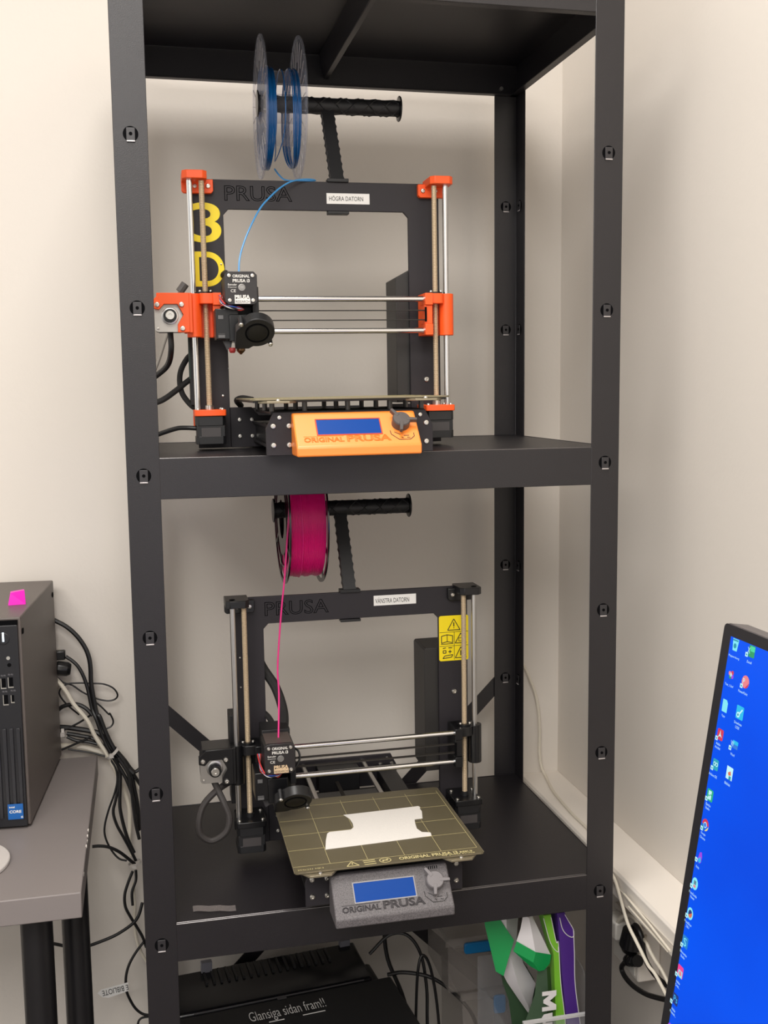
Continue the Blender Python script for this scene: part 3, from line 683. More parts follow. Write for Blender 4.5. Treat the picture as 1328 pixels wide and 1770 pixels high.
for x, z in ((-.0265, .2262), (-.0165, .2272), (-.0255, .2030), (-.0140, .2038)):
    text('SS', (x-.0035, -.0010, z), (1, 0, 0), (0, 0, 1), .0070, .0020, mat('grey_print', (120, 118, 122), .5), pc)
bs = MB().box(-.0295, -.0085, -.0045, -.0036, .0165, .0390).build('blue_badge', mat('blue_badge', (20, 92, 165), .35), pc)
text('intel', (-.0275, -.0045, .0335), (1, 0, 0), (0, 0, 1), .0075, .0026, whitel, bs, bold=.03)
text('CORE', (-.0275, -.0045, .0258), (1, 0, 0), (0, 0, 1), .0165, .0042, whitel, bs, bold=.03)
text('i5', (-.0118, -.0045, .0180), (1, 0, 0), (0, 0, 1), .0028, .0030, whitel, bs, bold=.03)
for y, z in ((.014, PH-.022), (.285, PH-.022)):
    MB().pyz(rrect(y-.006, y+.006, z-.004, z+.004, .0035, 3), .0001, .0010).build('side_notch', holem, pc)
gm = MB()
gv = [(-.015, -.009, 0), (.010, -.009, 0), (.010, .012, 0), (-.015, .012, 0), (-.011, -.006, .018), (.009, -.008, .0215), (.008, .008, .020), (-.011, .008, .018)]
V = [gm.b.verts.new(v) for v in gv]
for q in ((0, 1, 4), (1, 5, 4), (1, 2, 6, 5), (2, 3, 7, 6), (3, 0, 4, 7), (4, 5, 6), (4, 6, 7), (3, 2, 1, 0)): gm.b.faces.new([V[i] for i in q])
g = gm.build('faceted_gem', mat('magenta_print', (240, 14, 190), .35)); g.location = (-.1695, .290, DZ+PH+.0002); g.rotation_euler = (0, 0, .1)
for p_ in g.data.polygons: p_.use_smooth = False
tag(g, 'small magenta faceted object on top of the computer tower', 'ornament')
ms = MB().pxy(circ(-.245, .075, .072, n=48), DZ+.0001, DZ+.006).build('round_base', mat('white_base', (196, 190, 186), .4), bev=.0015)
st = MB().cyl((-.262, .085, DZ+.006), (-.262, .085, DZ+.10), .016, 24).build('base_neck', mat('white_base', (196, 190, 186), .4), ms)
tag(ms, 'white round stand base on the desk at the left edge', 'stand')

# ================================================================== CABLES (left)
def cable(name, pts, r, m, label, cat='cable', group=None, n=8):
    return tag(MB().tube(pts, r, n).build(name, m), label, cat, group)
LC = [
 ('cable', [(-0.1444, 0.4950, -0.2985), (-0.1334, 0.4931, -0.3036), (-0.1170, 0.4912, -0.3141), (-0.1009, 0.4893, -0.3305), (-0.0886, 0.4874, -0.3506), (-0.0827, 0.4856, -0.3684), (-0.0807, 0.4837, -0.3880), (-0.0807, 0.4818, -0.4133), (-0.0772, 0.4799, -0.4430), (-0.0734, 0.4780, -0.4668), (-0.0688, 0.4760, -0.4713), (-0.0604, 0.4746, -0.4977), (-0.0483, 0.4731, -0.5265), (-0.0339, 0.4717, -0.5476), (-0.0216, 0.4703, -0.5746), (-0.0152, 0.4689, -0.6074), (-0.0115, 0.4674, -0.6359), (-0.0111, 0.4660, -0.6765)], 0.004, cablem, 'thick black cable arching highest out of the computer back'),
 ('cable', [(-0.1212, 0.4920, -0.3654), (-0.1103, 0.4900, -0.3736), (-0.1013, 0.4880, -0.3836), (-0.0934, 0.4860, -0.3996), (-0.0876, 0.4840, -0.4194), (-0.0846, 0.4820, -0.4371), (-0.0807, 0.4800, -0.4588), (-0.0745, 0.4740, -0.4742), (-0.0662, 0.4722, -0.5024), (-0.0559, 0.4703, -0.5289), (-0.0418, 0.4685, -0.5559), (-0.0294, 0.4667, -0.5807), (-0.0200, 0.4648, -0.6095), (-0.0137, 0.4630, -0.6442)], 0.0032, cablem, 'black cable leaving the flat black plug behind the computer'),
 ('white_cable', [(-0.1433, 0.4940, -0.3981), (-0.1307, 0.4895, -0.4137), (-0.1217, 0.4850, -0.4271), (-0.1111, 0.4805, -0.4465), (-0.0896, 0.4740, -0.4750), (-0.0777, 0.4740, -0.5041), (-0.0619, 0.4740, -0.5337), (-0.0516, 0.4760, -0.5576), (-0.0431, 0.4820, -0.5809), (-0.0329, 0.4880, -0.6129), (-0.0263, 0.4880, -0.6425), (-0.0265, 0.4860, -0.6728), (-0.0285, 0.4780, -0.7004), (-0.0244, 0.4660, -0.7226)], 0.0036, cablew, 'cream cable running diagonally down in front of the black cables'),
 ('cable', [(-0.1373, 0.4980, -0.4026), (-0.1275, 0.4976, -0.4122), (-0.1127, 0.4971, -0.4182), (-0.0981, 0.4967, -0.4302), (-0.0834, 0.4962, -0.4392), (-0.0685, 0.4958, -0.4463), (-0.0534, 0.4953, -0.4498), (-0.0418, 0.4949, -0.4471), (-0.0381, 0.4944, -0.4392), (-0.0448, 0.4940, -0.4275), (-0.0597, 0.4936, -0.4192), (-0.0785, 0.4931, -0.4162), (-0.1010, 0.4927, -0.4138), (-0.1197, 0.4922, -0.4137), (-0.1312, 0.4918, -0.4203), (-0.1344, 0.4913, -0.4299), (-0.1284, 0.4909, -0.4422), (-0.1177, 0.4904, -0.4550), (-0.1033, 0.4900, -0.4690)], 0.0015, cablem, 'thin black cable with a flat loop reaching out to the right'),
 ('cable', [(-0.0759, 0.4900, -0.4481), (-0.0650, 0.4900, -0.4590), (-0.0542, 0.4900, -0.4720), (-0.0522, 0.4890, -0.4706), (-0.0470, 0.4877, -0.4838), (-0.0501, 0.4863, -0.4922), (-0.0588, 0.4850, -0.4961)], 0.0015, cablem, 'thin black cable making the small lower loop'),
 ('cable', [(-0.1378, 0.4950, -0.4587), (-0.1289, 0.4924, -0.4526), (-0.1136, 0.4898, -0.4495), (-0.1023, 0.4872, -0.4508), (-0.0912, 0.4846, -0.4573), (-0.0803, 0.4820, -0.4695)], 0.0036, cablem, 'short thick black cable arching over the cream cable'),
 ('cable', [(-0.1392, 0.4950, -0.4895), (-0.1231, 0.4919, -0.4908), (-0.1043, 0.4888, -0.4941), (-0.0854, 0.4856, -0.4981), (-0.0704, 0.4825, -0.5034), (-0.0577, 0.4794, -0.5197), (-0.0451, 0.4763, -0.5380), (-0.0306, 0.4731, -0.5585), (-0.0159, 0.4700, -0.5751)], 0.0046, cablem, 'thick black cable leaving low beside the white tie'),
 ('cable', [(-0.1382, 0.4900, -0.4960), (-0.1229, 0.4890, -0.4909), (-0.1037, 0.4880, -0.4822), (-0.0901, 0.4870, -0.4739), (-0.0843, 0.4860, -0.4701)], 0.0018, cablem, 'thin black cable rising steeply to the right'),
 ('cable', [(-0.1255, 0.4920, -0.5008), (-0.1048, 0.4895, -0.5058), (-0.0860, 0.4870, -0.5106), (-0.0730, 0.4845, -0.5180), (-0.0620, 0.4820, -0.5303)], 0.0034, cablem, 'black cable just right of the small white tie'),
 ('cable', [(-0.1256, 0.4900, -0.5061), (-0.1089, 0.4880, -0.5140), (-0.0900, 0.4860, -0.5170), (-0.0750, 0.4840, -0.5217)], 0.003, cablem, 'black cable sagging just above the desk edge'),
 ('cable', [(-0.1348, 0.4870, -0.5275), (-0.1165, 0.4853, -0.5205), (-0.1011, 0.4837, -0.5143), (-0.0857, 0.4820, -0.5080)], 0.002, cablem, 'black cable slanting up from the desk edge'),
 ('cable', [(-0.1244, 0.4860, -0.5271), (-0.1057, 0.4845, -0.5313), (-0.0869, 0.4830, -0.5355), (-0.0682, 0.4815, -0.5418), (-0.0569, 0.4800, -0.5453)], 0.0016, cablem, 'thin black cable lying along the back desk edge'),
 ('white_cable', [(-0.1388, 0.5050, -0.5272), (-0.1179, 0.5025, -0.5282), (-0.0989, 0.5000, -0.5311), (-0.0819, 0.4975, -0.5368), (-0.0649, 0.4950, -0.5436)], 0.0055, cablew, 'thick cream cable lying low behind the desk edge'),
 ('cable', [(-0.0567, 0.4740, -0.5443), (-0.0460, 0.4720, -0.5628), (-0.0439, 0.4700, -0.5846), (-0.0496, 0.4680, -0.6078), (-0.0601, 0.4660, -0.6344), (-0.0678, 0.4640, -0.6614), (-0.0676, 0.4620, -0.6810), (-0.0590, 0.4600, -0.7036), (-0.0463, 0.4580, -0.7206), (-0.0330, 0.4560, -0.7254)], 0.0018, cablem, 'thin black cable bowing far left of the bundle'),
 ('cable', [(-0.0488, 0.4720, -0.5402), (-0.0403, 0.4701, -0.5647), (-0.0414, 0.4683, -0.5924), (-0.0481, 0.4664, -0.6195), (-0.0526, 0.4645, -0.6387), (-0.0478, 0.4626, -0.6609), (-0.0372, 0.4608, -0.6838), (-0.0266, 0.4589, -0.7068), (-0.0178, 0.4570, -0.7276)], 0.0026, cablem, 'black cable on the inside left of the hanging bundle'),
 ('cable', [(-0.0451, 0.4690, -0.5436), (-0.0386, 0.4667, -0.5717), (-0.0397, 0.4643, -0.6012), (-0.0409, 0.4620, -0.6308), (-0.0363, 0.4597, -0.6609), (-0.0297, 0.4573, -0.6873), (-0.0201, 0.4550, -0.7120)], 0.003, cablem, 'black cable in the middle of the hanging bundle'),
 ('cable', [(-0.0412, 0.4660, -0.5429), (-0.0252, 0.4632, -0.5717), (-0.0206, 0.4604, -0.6016), (-0.0180, 0.4576, -0.6314), (-0.0153, 0.4548, -0.6611), (-0.0105, 0.4520, -0.6871)], 0.003, cablem, 'black cable on the right of the hanging bundle'),
 ('cable', [(-0.0430, 0.4750, -0.5337), (-0.0303, 0.4760, -0.5514), (-0.0214, 0.4770, -0.5669), (-0.0140, 0.4780, -0.5751), (-0.0062, 0.4790, -0.5711), (0.0018, 0.4800, -0.5640)], 0.0032, cablem, 'black cable turning right behind the rack post'),
 ('cable', [(-0.0177, 0.4700, -0.5729), (-0.0088, 0.4710, -0.5904), (-0.0016, 0.4720, -0.6038)], 0.003, cablem, 'short black cable slipping behind the rack post'),
 ('white_cable', [(-0.0214, 0.4780, -0.5672), (-0.0145, 0.4790, -0.5867), (-0.0075, 0.4800, -0.6062)], 0.0036, cablew, 'short cream cable slipping behind the rack post'),
 ('cable', [(-0.0886, 0.4400, -0.6865), (-0.0766, 0.4424, -0.6879), (-0.0619, 0.4448, -0.6926), (-0.0454, 0.4472, -0.7036), (-0.0308, 0.4496, -0.7186), (-0.0198, 0.4520, -0.7313)], 0.0028, cablem, 'black cable entering from under the desk edge'),
 ('cable', [(-0.0240, 0.4520, -0.7439), (-0.0325, 0.4513, -0.7639), (-0.0388, 0.4506, -0.7843), (-0.0385, 0.4499, -0.8055), (-0.0304, 0.4491, -0.8253), (-0.0201, 0.4484, -0.8455), (-0.0119, 0.4477, -0.8630), (-0.0059, 0.4470, -0.8828)], 0.0026, cablem, 'black cable below the white tie curving left then right'),
 ('cable', [(-0.0185, 0.4560, -0.7440), (-0.0192, 0.4540, -0.7620), (-0.0265, 0.4520, -0.7817), (-0.0263, 0.4500, -0.8047)], 0.0024, cablem, 'short straight black cable just below the white tie'),
 ('cable', [(-0.0095, 0.4460, -0.8000), (-0.0169, 0.4428, -0.8214), (-0.0285, 0.4395, -0.8338), (-0.0531, 0.4362, -0.8468), (-0.0773, 0.4330, -0.8537), (-0.1056, 0.4298, -0.8589), (-0.1268, 0.4265, -0.8560), (-0.1538, 0.4233, -0.8449), (-0.1743, 0.4200, -0.8363)], 0.0028, cablem, 'black cable swinging left to the desk legs'),
 ('white_cable', [(-0.0239, 0.4620, -0.7700), (-0.0231, 0.4627, -0.8065), (-0.0242, 0.4633, -0.8357), (-0.0241, 0.4640, -0.8603), (-0.0195, 0.4647, -0.8880), (-0.0092, 0.4653, -0.9142), (0.0059, 0.4660, -0.9338)], 0.0026, cablew, 'cream cable hanging below the white tie'),
 ('cable', [(-0.0099, 0.4440, -0.8710), (-0.0239, 0.4437, -0.8882), (-0.0358, 0.4435, -0.9082), (-0.0421, 0.4433, -0.9289), (-0.0430, 0.4430, -0.9505), (-0.0402, 0.4428, -0.9653), (-0.0300, 0.4425, -0.9886), (-0.0171, 0.4422, -1.0025), (-0.0016, 0.4420, -1.0077)], 0.0024, cablem, 'black cable carrying the white library tag'),
 ('cable', [(-0.0017, 0.4440, -1.0108), (-0.0174, 0.4440, -1.0109), (-0.0244, 0.4440, -1.0172), (-0.0259, 0.4440, -1.0292)], 0.002, cablem, 'short black cable curling below the white library tag'),
]
for nm, pts, r, m_, lb in LC: cable(nm, pts, r, m_, lb+' beside the rack' if len(lb.split()) < 12 else lb)
tag(MB().box(-.145, -.1215, .486, .500, -.3700, -.3545).build('cable_plug', blackg, bev=.002), 'flat black plug sticking out behind the computer', 'plug')
tag(MB().lathe([(.010, 0), (.013, .004), (.0125, .020), (.009, .026)], (-.139, .490, -.384), (1, .0, -.15), 10).build('cable_plug', blackg, bev=.001), 'chunky black plug behind the computer below the flat plug', 'plug')
tiem = mat('cable_tie_grey', (196, 190, 184), .45)
def tie(c, d, r, label):
    o = MB().lathe([(r, -.0024), (r+.0012, -.0024), (r+.0012, .0024), (r, .0024), (r, -.0024)], c, d, 24, cap=False).box(c[0]-.004, c[0]+.003, c[1]-r-.006, c[1]-r+.001, c[2]-.003, c[2]+.003).build('cable_tie', tiem)
    tag(o, label, 'cable tie')
tie((-.0505, .4700, -.5350), (.62, 0, -.78), .0125, 'pale cable tie around the bundle level with the desk top')
tie((-.0200, .4550, -.7310), (.3, 0, -.9), .0105, 'white cable tie around the hanging bundle below desk level')
tie((-.1310, .490, -.4990), (1, 0, .1), .0070, 'small white tie around cables right behind the computer')
tg = MB().pxz([(-.0913, -.9510), (-.0845, -.9452), (-.0392, -.9385), (-.0387, -.9540), (-.0731, -.9620), (-.0830, -.9596)], .438, .4386).build('cable_tag', labelm)
text('E BIBLIOTE', (-.0400, .4378, -.9420), (-1, 0, -.13), (.13, 0, -1), .0440, .0100, inkm, tg)
tag(tg, 'white paper tag with upside down lettering on a black cable', 'tag')

# ================================================================== MONITOR (right)
tmon = .1457
mon = empty('computer_monitor', (.4747, -.600, -.1067)); tag(mon, 'black computer monitor showing a blue desktop at the right edge', 'monitor')
MW, MH = .612, .362
# local frame: a runs along the top edge toward the viewer, b runs down the screen, n faces the rack side
ua = Vector((0, -1, 0)); vb = Vector((-sin(tmon), 0, -cos(tmon))); nm_ = Vector((-cos(tmon), 0, sin(tmon)))
def Q(a, b, d=0): return ua*a+vb*b+nm_*d
def quad(mb, a0, a1, b0, b1, d0, d1, r=0):
    pl = rrect(a0, a1, b0, b1, r, 4) if r else [(a0, b0), (a1, b0), (a1, b1), (a0, b1)]
    return mb.prism(pl, lambda a, b: Q(a, b, d0), lambda a, b: Q(a, b, d1))
bez = mat('monitor_bezel', (20, 20, 26), .4); bezs = mat('monitor_bezel_side', (80, 75, 76), .45)
quad(MB(), 0, MW, 0, MH, -.020, -.0022, .004).build('monitor_back', bezs, mon, bev=.001)
quad(MB(), .0003, MW-.0003, .0003, MH-.0003, -.0022, 0, .004).build('bezel', bez, mon, bev=.0005)
scr = mat('screen_blue', (0, 78, 238), .3, emit=1.0)
scr.node_tree.nodes['Principled BSDF'].inputs['Base Color'].default_value = (.0, .002, .01, 1); scr.node_tree.nodes['Principled BSDF'].inputs['Specular IOR Level'].default_value = .12
nt = scr.node_tree; tc = nt.nodes.new('ShaderNodeTexCoord'); sp = nt.nodes.new('ShaderNodeSeparateXYZ'); rp = nt.nodes.new('ShaderNodeValToRGB')
mr = nt.nodes.new('ShaderNodeMapRange'); mr.inputs['From Min'].default_value = -.36; mr.inputs['From Max'].default_value = 0
nz = nt.nodes.new('ShaderNodeTexNoise'); nz.inputs['Scale'].default_value = 6
nt.links.new(tc.outputs['Object'], nz.inputs['Vector'])
nt.links.new(tc.outputs['Object'], sp.inputs[0]); nt.links.new(nz.outputs['Fac'], rp.inputs[0])
rp.color_ramp.elements[0].position = .35; rp.color_ramp.elements[0].color = (*lin((0, 74, 228)), 1)
rp.color_ramp.elements[1].position = .65; rp.color_ramp.elements[1].color = (*lin((0, 86, 246)), 1)
nt.links.new(rp.outputs['Color'], nt.nodes['Principled BSDF'].inputs['Emission Color'])
sc = quad(MB(), .0125, MW-.0125, .0090, MH-.016, 0, .0002).build('screen', scr, mon)
def em(name, rgb, s=.95):
    k = mat('screen_'+name, rgb, .5, emit=s); k.node_tree.nodes['Principled BSDF'].inputs['Base Color'].default_value = (.01, .01, .01, 1); return k
cyan, teal, green, wht, red, pink, navy, lcy, orr, ylw = [em(n, c) for n, c in dict(cyan=(0, 190, 240), teal=(0, 150, 175), green=(20, 160, 100), white=(200, 250, 255), red=(215, 40, 75), pink=(240, 130, 140), navy=(0, 40, 120), lcyan=(130, 235, 250), orange=(225, 110, 80), yellow=(240, 225, 120)).items()]
purple = em('purple', (160, 60, 230))
icons = []
def ipoly(ps, m_, d, nm='desktop_icon'):
    return MB().prism(ps, lambda a, b: Q(a, b, d), lambda a, b: Q(a, b, d+.00005)).build(nm, m_, sc)
def icap(s, a, b, w, h=.0021):
    text(s, Q(a-w/2, b+h/2, .00025), ua, -vb, w, h, wht, sc, 'icon_caption', depth=0)
def sq(a, b, w, h, m_, d=.0003, r=0): return ipoly(rrect(a-w/2, a+w/2, b-h/2, b+h/2, r, 3) if r else [(a-w/2, b-h/2), (a+w/2, b-h/2), (a+w/2, b+h/2), (a-w/2, b+h/2)], m_, d)
def disc(a, b, r, m_, d=.0003, ry=None, a0=0, a1=360): return ipoly([(a+x*r, b+y*(ry or r)) for x, y in circ(0, 0, 1, a0, a1, 20)], m_, d)
def arrow(a, b): sq(a-.0038, b+.0036, .0034, .0034, wht, .0005); sq(a-.0036, b+.0036, .0014, .0014, teal, .0006)
# recycle bin
ipoly([(.0165, .0095), (.0250, .0095), (.0238, .0190), (.0178, .0190)], lcy, .0003); ipoly([(.0170, .0100), (.0245, .0100), (.0244, .0112), (.0171, .0112)], teal, .0005); disc(.0207, .0150, .0020, teal, .0005)
icap('Papperskorg', .0213, .0240, .0150)
sq(.0440, .0140, .0080, .0092, green, r=.0008); sq(.0450, .0120, .0060, .0040, em('mint', (70, 220, 160)), .0004); text('X', Q(.0385, .0160, .0006), ua, -vb, .0036, .0046, wht, sc, 'icon_letter', depth=0); arrow(.0418, .0140); icap('Excel', .0427, .0226, .0062)
for da, db, c_ in ((-.0022, -.001, pink), (.0014, -.002, red), (-.001, .0016, green), (.0018, .001, purple), (-.0004, -.0002, wht)): disc(.0216+da, .0384+db, .0017, c_, .0003)
icap('Test_1.3mf', .0208, .0470, .0120)
disc(.0420, .0385, .0050, pink); disc(.0420, .0385, .0050, red, .0004, a0=0, a1=90); text('P', Q(.0388, .0405, .0006), ua, -vb, .0026, .0044, wht, sc, 'icon_letter', depth=0); arrow(.0415, .0390); icap('PowerPoint', .0408, .0472, .0128)
ipoly([(.0162, .0590), (.0215, .0590), (.0234, .0612), (.0234, .0690), (.0162, .0690)], lcy, .0003); icap('Typp', .0195, .0724, .0050)
sq(.0412, .0632, .0100, .0104, cyan, r=.0009); ipoly([(.0392, .0652), (.0440, .0598), (.0450, .0606), (.0402, .0662)], wht, .0005); disc(.0396, .0652, .0022, wht, .0005); disc(.0396, .0652, .0010, teal, .0006)
icap('Strawbees', .0408, .0718, .0106); icap('CODE', .0408, .0752, .0056)
sq(.0197, .0876, .0084, .0088, red, r=.0012); ipoly([(.0197, .0840), (.0204, .0872), (.0228, .0896), (.0200, .0886), (.0172, .0902), (.0190, .0874)], wht, .0005); arrow(.0194, .0880); icap('Adobe', .0188, .0955, .0064); icap('Acrobat', .0188, .0985, .0078)
sq(.0420, .0872, .0074, .0030, cyan); sq(.0420, .0903, .0074, .0030, em('midblue', (30, 120, 220))); text('W', Q(.0362, .0910, .0006), ua, -vb, .0042, .0044, wht, sc, 'icon_letter', depth=0); arrow(.0398, .0892); icap('Word', .0402, .0970, .0056)
sq(.0199, .1123, .0082, .0088, em('arduino_teal', (0, 165, 190)), r=.0012)
for da in (-.0016, .0016):
    ipoly([(.0202+da+x, .1118+y) for x, y in circ(0, 0, .0017, n=16)], wht, .0005); ipoly([(.0202+da+x, .1118+y) for x, y in circ(0, 0, .0010, n=14)], teal, .0006)
arrow(.0196, .1126); icap('Arduino IDE', .0184, .1215, .0120)
sq(.0405, .1120, .0086, .0100, wht); ipoly([(.0385, .1120), (.0420, .1100), (.0432, .1130), (.0400, .1140)], orr, .0005); sq(.0420, .1155, .0030, .0030, teal, .0005); icap('Bibblek', .0398, .1208, .0080)
sq(.0190, .1380, .0088, .0096, em('bambu_green', (0, 175, 130)), r=.0014)
for a, b, w_, h_ in ((.0180, .1362, .0020, .0036), (.0202, .1356, .0018, .0026), (.0180, .1402, .0020, .0026), (.0202, .1396, .0018, .0036)): sq(a, b, w_, h_, wht, .0005)
arrow(.0187, .1384); icap('Bambu', .0185, .1460, .0068); icap('Studio', .0183, .1490, .0060)
disc(.0192, .1626, .0048, red, a0=180, a1=360); disc(.0192, .1626, .0048, green, .00031, a0=90, a1=180); disc(.0192, .1626, .0048, ylw, .00032, a0=0, a1=90); disc(.0192, .1626, .0024, wht, .0005); disc(.0192, .1626, .0018, em('chrome_blue', (40, 120, 230)), .0006); arrow(.0188, .1632); icap('Google', .0180, .1706, .0070); icap('Chrome', .0180, .1738, .0078)
ipoly([(.0160, .1930), (.0178, .1860), (.0205, .1850), (.0218, .1885), (.0212, .1935), (.0190, .1950)], purple, .0003); ipoly([(.0166, .1926), (.0196, .1890), (.0214, .1925), (.0190, .1946)], cyan, .0005); arrow(.0182, .1898); icap('Krita', .0176, .1985, .0046)
for b0 in (.2125, .2378):
    disc(.0178, b0, .0044, lcy, ry=.0050)
    if b0 < .22: sq(.0180, b0-.001, .0034, .0032, em('greyish', (90, 130, 150)), .0005); sq(.0182, b0+.002, .0034, .0020, pink, .0006)
    else: disc(.0182, b0, .0028, navy, .0005, a0=150, a1=330, ry=.0032); disc(.0182, b0, .0028, orr, .00051, a0=-30, a1=150, ry=.0032)
    arrow(.0172, b0)
icap('PrusaGcode', .0171, .2215, .0120); icap('Viewer', .0171, .2246, .0066)
icap('PrusaSlicer', .0169, .2462, .0112); icap('2.8.1', .0169, .2493, .0046)
sq(.0172, .2622, .0088, .0096, em('silh', (0, 130, 210)), r=.0012); text('S', Q(.0150, .2656, .0006), ua, -vb, .0046, .0066, lcy, sc, 'icon_letter', depth=0); arrow(.0168, .2630); icap('Silhouette', .0169, .2718, .0110); icap('Studio', .0169, .2750, .0060)
sq(.0170, .2876, .0086, .0096, em('hotpink', (245, 60, 150)), r=.0012); sq(.0176, .2894, .0060, .0056, lcy, .0005); disc(.0178, .2890, .0020, pink, .0006); arrow(.0160, .2886); icap('Adobe', .0162, .2972, .0060); icap('Creat...', .0162, .3004, .0072)
sq(.0162, .3118, .0088, .0090, navy, r=.0012); text('Ps', Q(.0140, .3138, .0006), ua, -vb, .0060, .0050, em('psblue', (60, 190, 250)), sc, 'icon_letter', depth=0); arrow(.0150, .3126); icap('Adobe', .0158, .3210, .0060); icap('Photosh...', .0158, .3242, .0096)
disc(.0150, .3370, .0036, purple)
# stand and desk under the monitor
nk = MB().box(-.004, .034, -.335, -.275, -.500+.0, -.16).build('monitor_neck', bez, mon, bev=.002); nk.location = (.012, 0, .0)
MB().box(-.120, .110, -.405, -.205, -.5148+.0, -.5025).build('monitor_foot', bez, mon, bev=.003)
RD = -.6215
d2 = empty('side_desk', (.35, -1.0, FZ)); tag(d2, 'desk carrying the monitor at the right, below the picture edge', 'desk')
DK(MB().box(.26, .765, -1.62, -.68, RD-.03, RD).build('tabletop', deskm, bev=.0015), d2)
for x in (.30, .72):
    for y in (-1.57, -.73): DK(MB().cyl((x, y, FZ), (x, y, RD-.03), .02, 20).build('leg', mat('black_leg_tube', (26, 25, 27), .35), None), d2)

# ================================================================== CABLES ON THE RIGHT LEDGE
cable('white_cable', [(.690, .490, -.400), (.703, .497, -.4280), (.7149, .500, -.4499), (.7249, .502, -.4729), (.7356, .502, -.5019), (.7416, .502, -.5358), (.7440, .502, -.5748), (.7429, .500, -.6129), (.7443, .495, -.6399), (.7492, .482, -.6575), (.7363, .4146, -.6583), (.7311, .3518, -.6583), (.7284, .2923, -.6583), (.7290, .2435, -.6583), (.7270, .17, -.6583), (.716, .12, -.6583), (.7045, .100, -.6630), (.7035, .0773, -.6709), (.7030, .0632, -.6828), (.7030, .0492, -.6986), (.7035, .0399, -.7104), (.7040, .0266, -.7220), (.706, .0136, -.7315), (.710, .0007, -.7449), (.716, -.012, -.7620), (.722, -.0242, -.7713), (.73, -.06, -.80)], .0026, cablew, 'white cable hanging from behind the rack and lying along the white trunking')
cable('white_cable', [(0.7030, 0.0447, -0.6773), (0.7030, 0.0028, -0.6803), (0.7030, -0.0370, -0.6832), (0.7030, -0.0638, -0.6862), (0.7030, -0.1000, -0.6900)], .0018, cablew, 'thin white cable clipped along the lower face of the trunking')
cable('white_cable', [(0.7040, 0.0298, -0.6905), (0.7040, -0.0112, -0.6920), (0.7040, -0.0502, -0.6935), (0.7040, -0.0911, -0.6950)], .0018, cablew, 'second thin white cable just below the clipped one')
cable('white_cable', [(0.7450, 0.0550, -0.7550), (0.7300, 0.0300, -0.7450), (0.7200, 0.0014, -0.7350), (0.7205, -0.0075, -0.7420), (0.7225, -0.0200, -0.7500), (0.7262, -0.0323, -0.7582), (0.7300, -0.0468, -0.7719), (0.7350, -0.0800, -0.8000)], .0026, cablew, 'white cable dropping past the black plug')
sk = MB().box(.748, XR, .085, .175, -.850, -.7585).build('wall_socket', trunk, bev=.003)
MB().box(.7455, .748, .092, .168, -.842, -.766).build('socket_insert', white, sk, bev=.001)
tag(sk, 'white wall socket box under the trunking behind the rack post', 'socket')
pw_ = MB().box(.720, .7455, .108, .150, -.7890, -.7600).build('white_plug', white, bev=.003)
MB().tube([(.726, .115, -.763), (.728, .0991, -.7442), (.730, .0775, -.7312), (.730, .0562, -.7285), (.732, .0465, -.7403), (.735, .04, -.765)], .0034, 8).build('plug_cord', cablew, pw_)
tag(pw_, 'white plug in the wall socket under the trunking', 'plug')
bp_ = MB().lathe([(.006, 0), (.016, .004), (.018, .030), (.012, .040), (.006, .044)], (.735, .076, -.752), (-.1, .10, -1), 18).build('black_plug', blackg)
MB().tube([(.733, .070, -.745), (.7260, .0500, -.7330), (.7250, .0374, -.7343), (.7267, .0300, -.7446), (.7283, .0308, -.7593), (.7300, .0253, -.7745), (.7317, .0081, -.7831), (.7333, -.0124, -.7856), (.7350, -.0400, -.7820)], .0040, 10).build('plug_cord', cablem, bp_)
tag(bp_, 'black angled plug hanging under the trunking beside the white plug', 'plug')
bq_ = MB().cyl((.733, .0551, -.7943), (.733, .0932, -.8143), .0075, 14, .0060).build('black_plug', blackg)
g = MB()
for i in range(4):
    f = i/4; c_ = Vector((.733, .0551, -.7943)).lerp(Vector((.733, .0932, -.8143)), f); g.cyl(c_, c_+Vector((0, .0048, -.0022)), .0090, 14)
g.build('strain_relief', blackg, bq_)
MB().tube([(.733, .083, -.809), (.7335, .1025, -.824), (.734, .1133, -.8384), (.735, .104, -.8470), (.735, .0753, -.8461), (.735, .0373, -.8365), (.735, .0052, -.8237), (.735, -.0455, -.8000)], .0040, 10).build('plug_cord', cablem, bq_)
tag(bq_, 'ribbed black connector whose cord loops down to the left', 'plug')

# ================================================================== BELOW THE MIDDLE SHELF
SB = ZT[3]
dev = empty('document_printer', (.0665, .2595, SB), (0, 0, .11)); tag(dev, 'large black office printer on the bottom shelf with handwritten lettering', 'printer')
dm = mat('printer_black', (17, 17, 19), .5, bump=.1); dg = mat('printer_gloss', (13, 13, 16), .22)
MB().box(-.030, .328, -.160, .100, 0, .300).build('body', dm, dev, bev=.006)
MB().pyz([(-.162, .3005), (-.004, .3005), (-.004, .330), (-.150, .328)], -.034, .332).build('front_cover', dm, dev, bev=.003)
MB().pyz([(-.002, .3005), (-.002, .331), (.004, .3335), (.104, .342), (.104, .3005)], -.032, .300).build('paper_lid', dg, dev, bev=.003)
for i in range(18): MB().box(.030+.0125*i, .034+.0125*i, .060, .100, .338, .3435).build('lid_rib', dm, dev, bev=.0005)
ed_ = mat('edge_grey', (62, 60, 62), .35)
MB().box(0, .285, -.0035, -.0020, .3305, .3325).build('lid_edge', ed_, dev, bev=.0003)
MB().box(.135, .150, -.0090, -.0022, .3305, .3320).build('lid_catch', ed_, dev)
tpm = mat('grey_tape', (104, 104, 112), .35)
for x in (.018, .262): MB().box(x, x+.018, .094, .1042, .3425, .3600, Matrix.Rotation(.03, 4, 'Y')).build('tape_square', tpm, dev)
chk = mat('chalk_white', (210, 208, 205), .7)
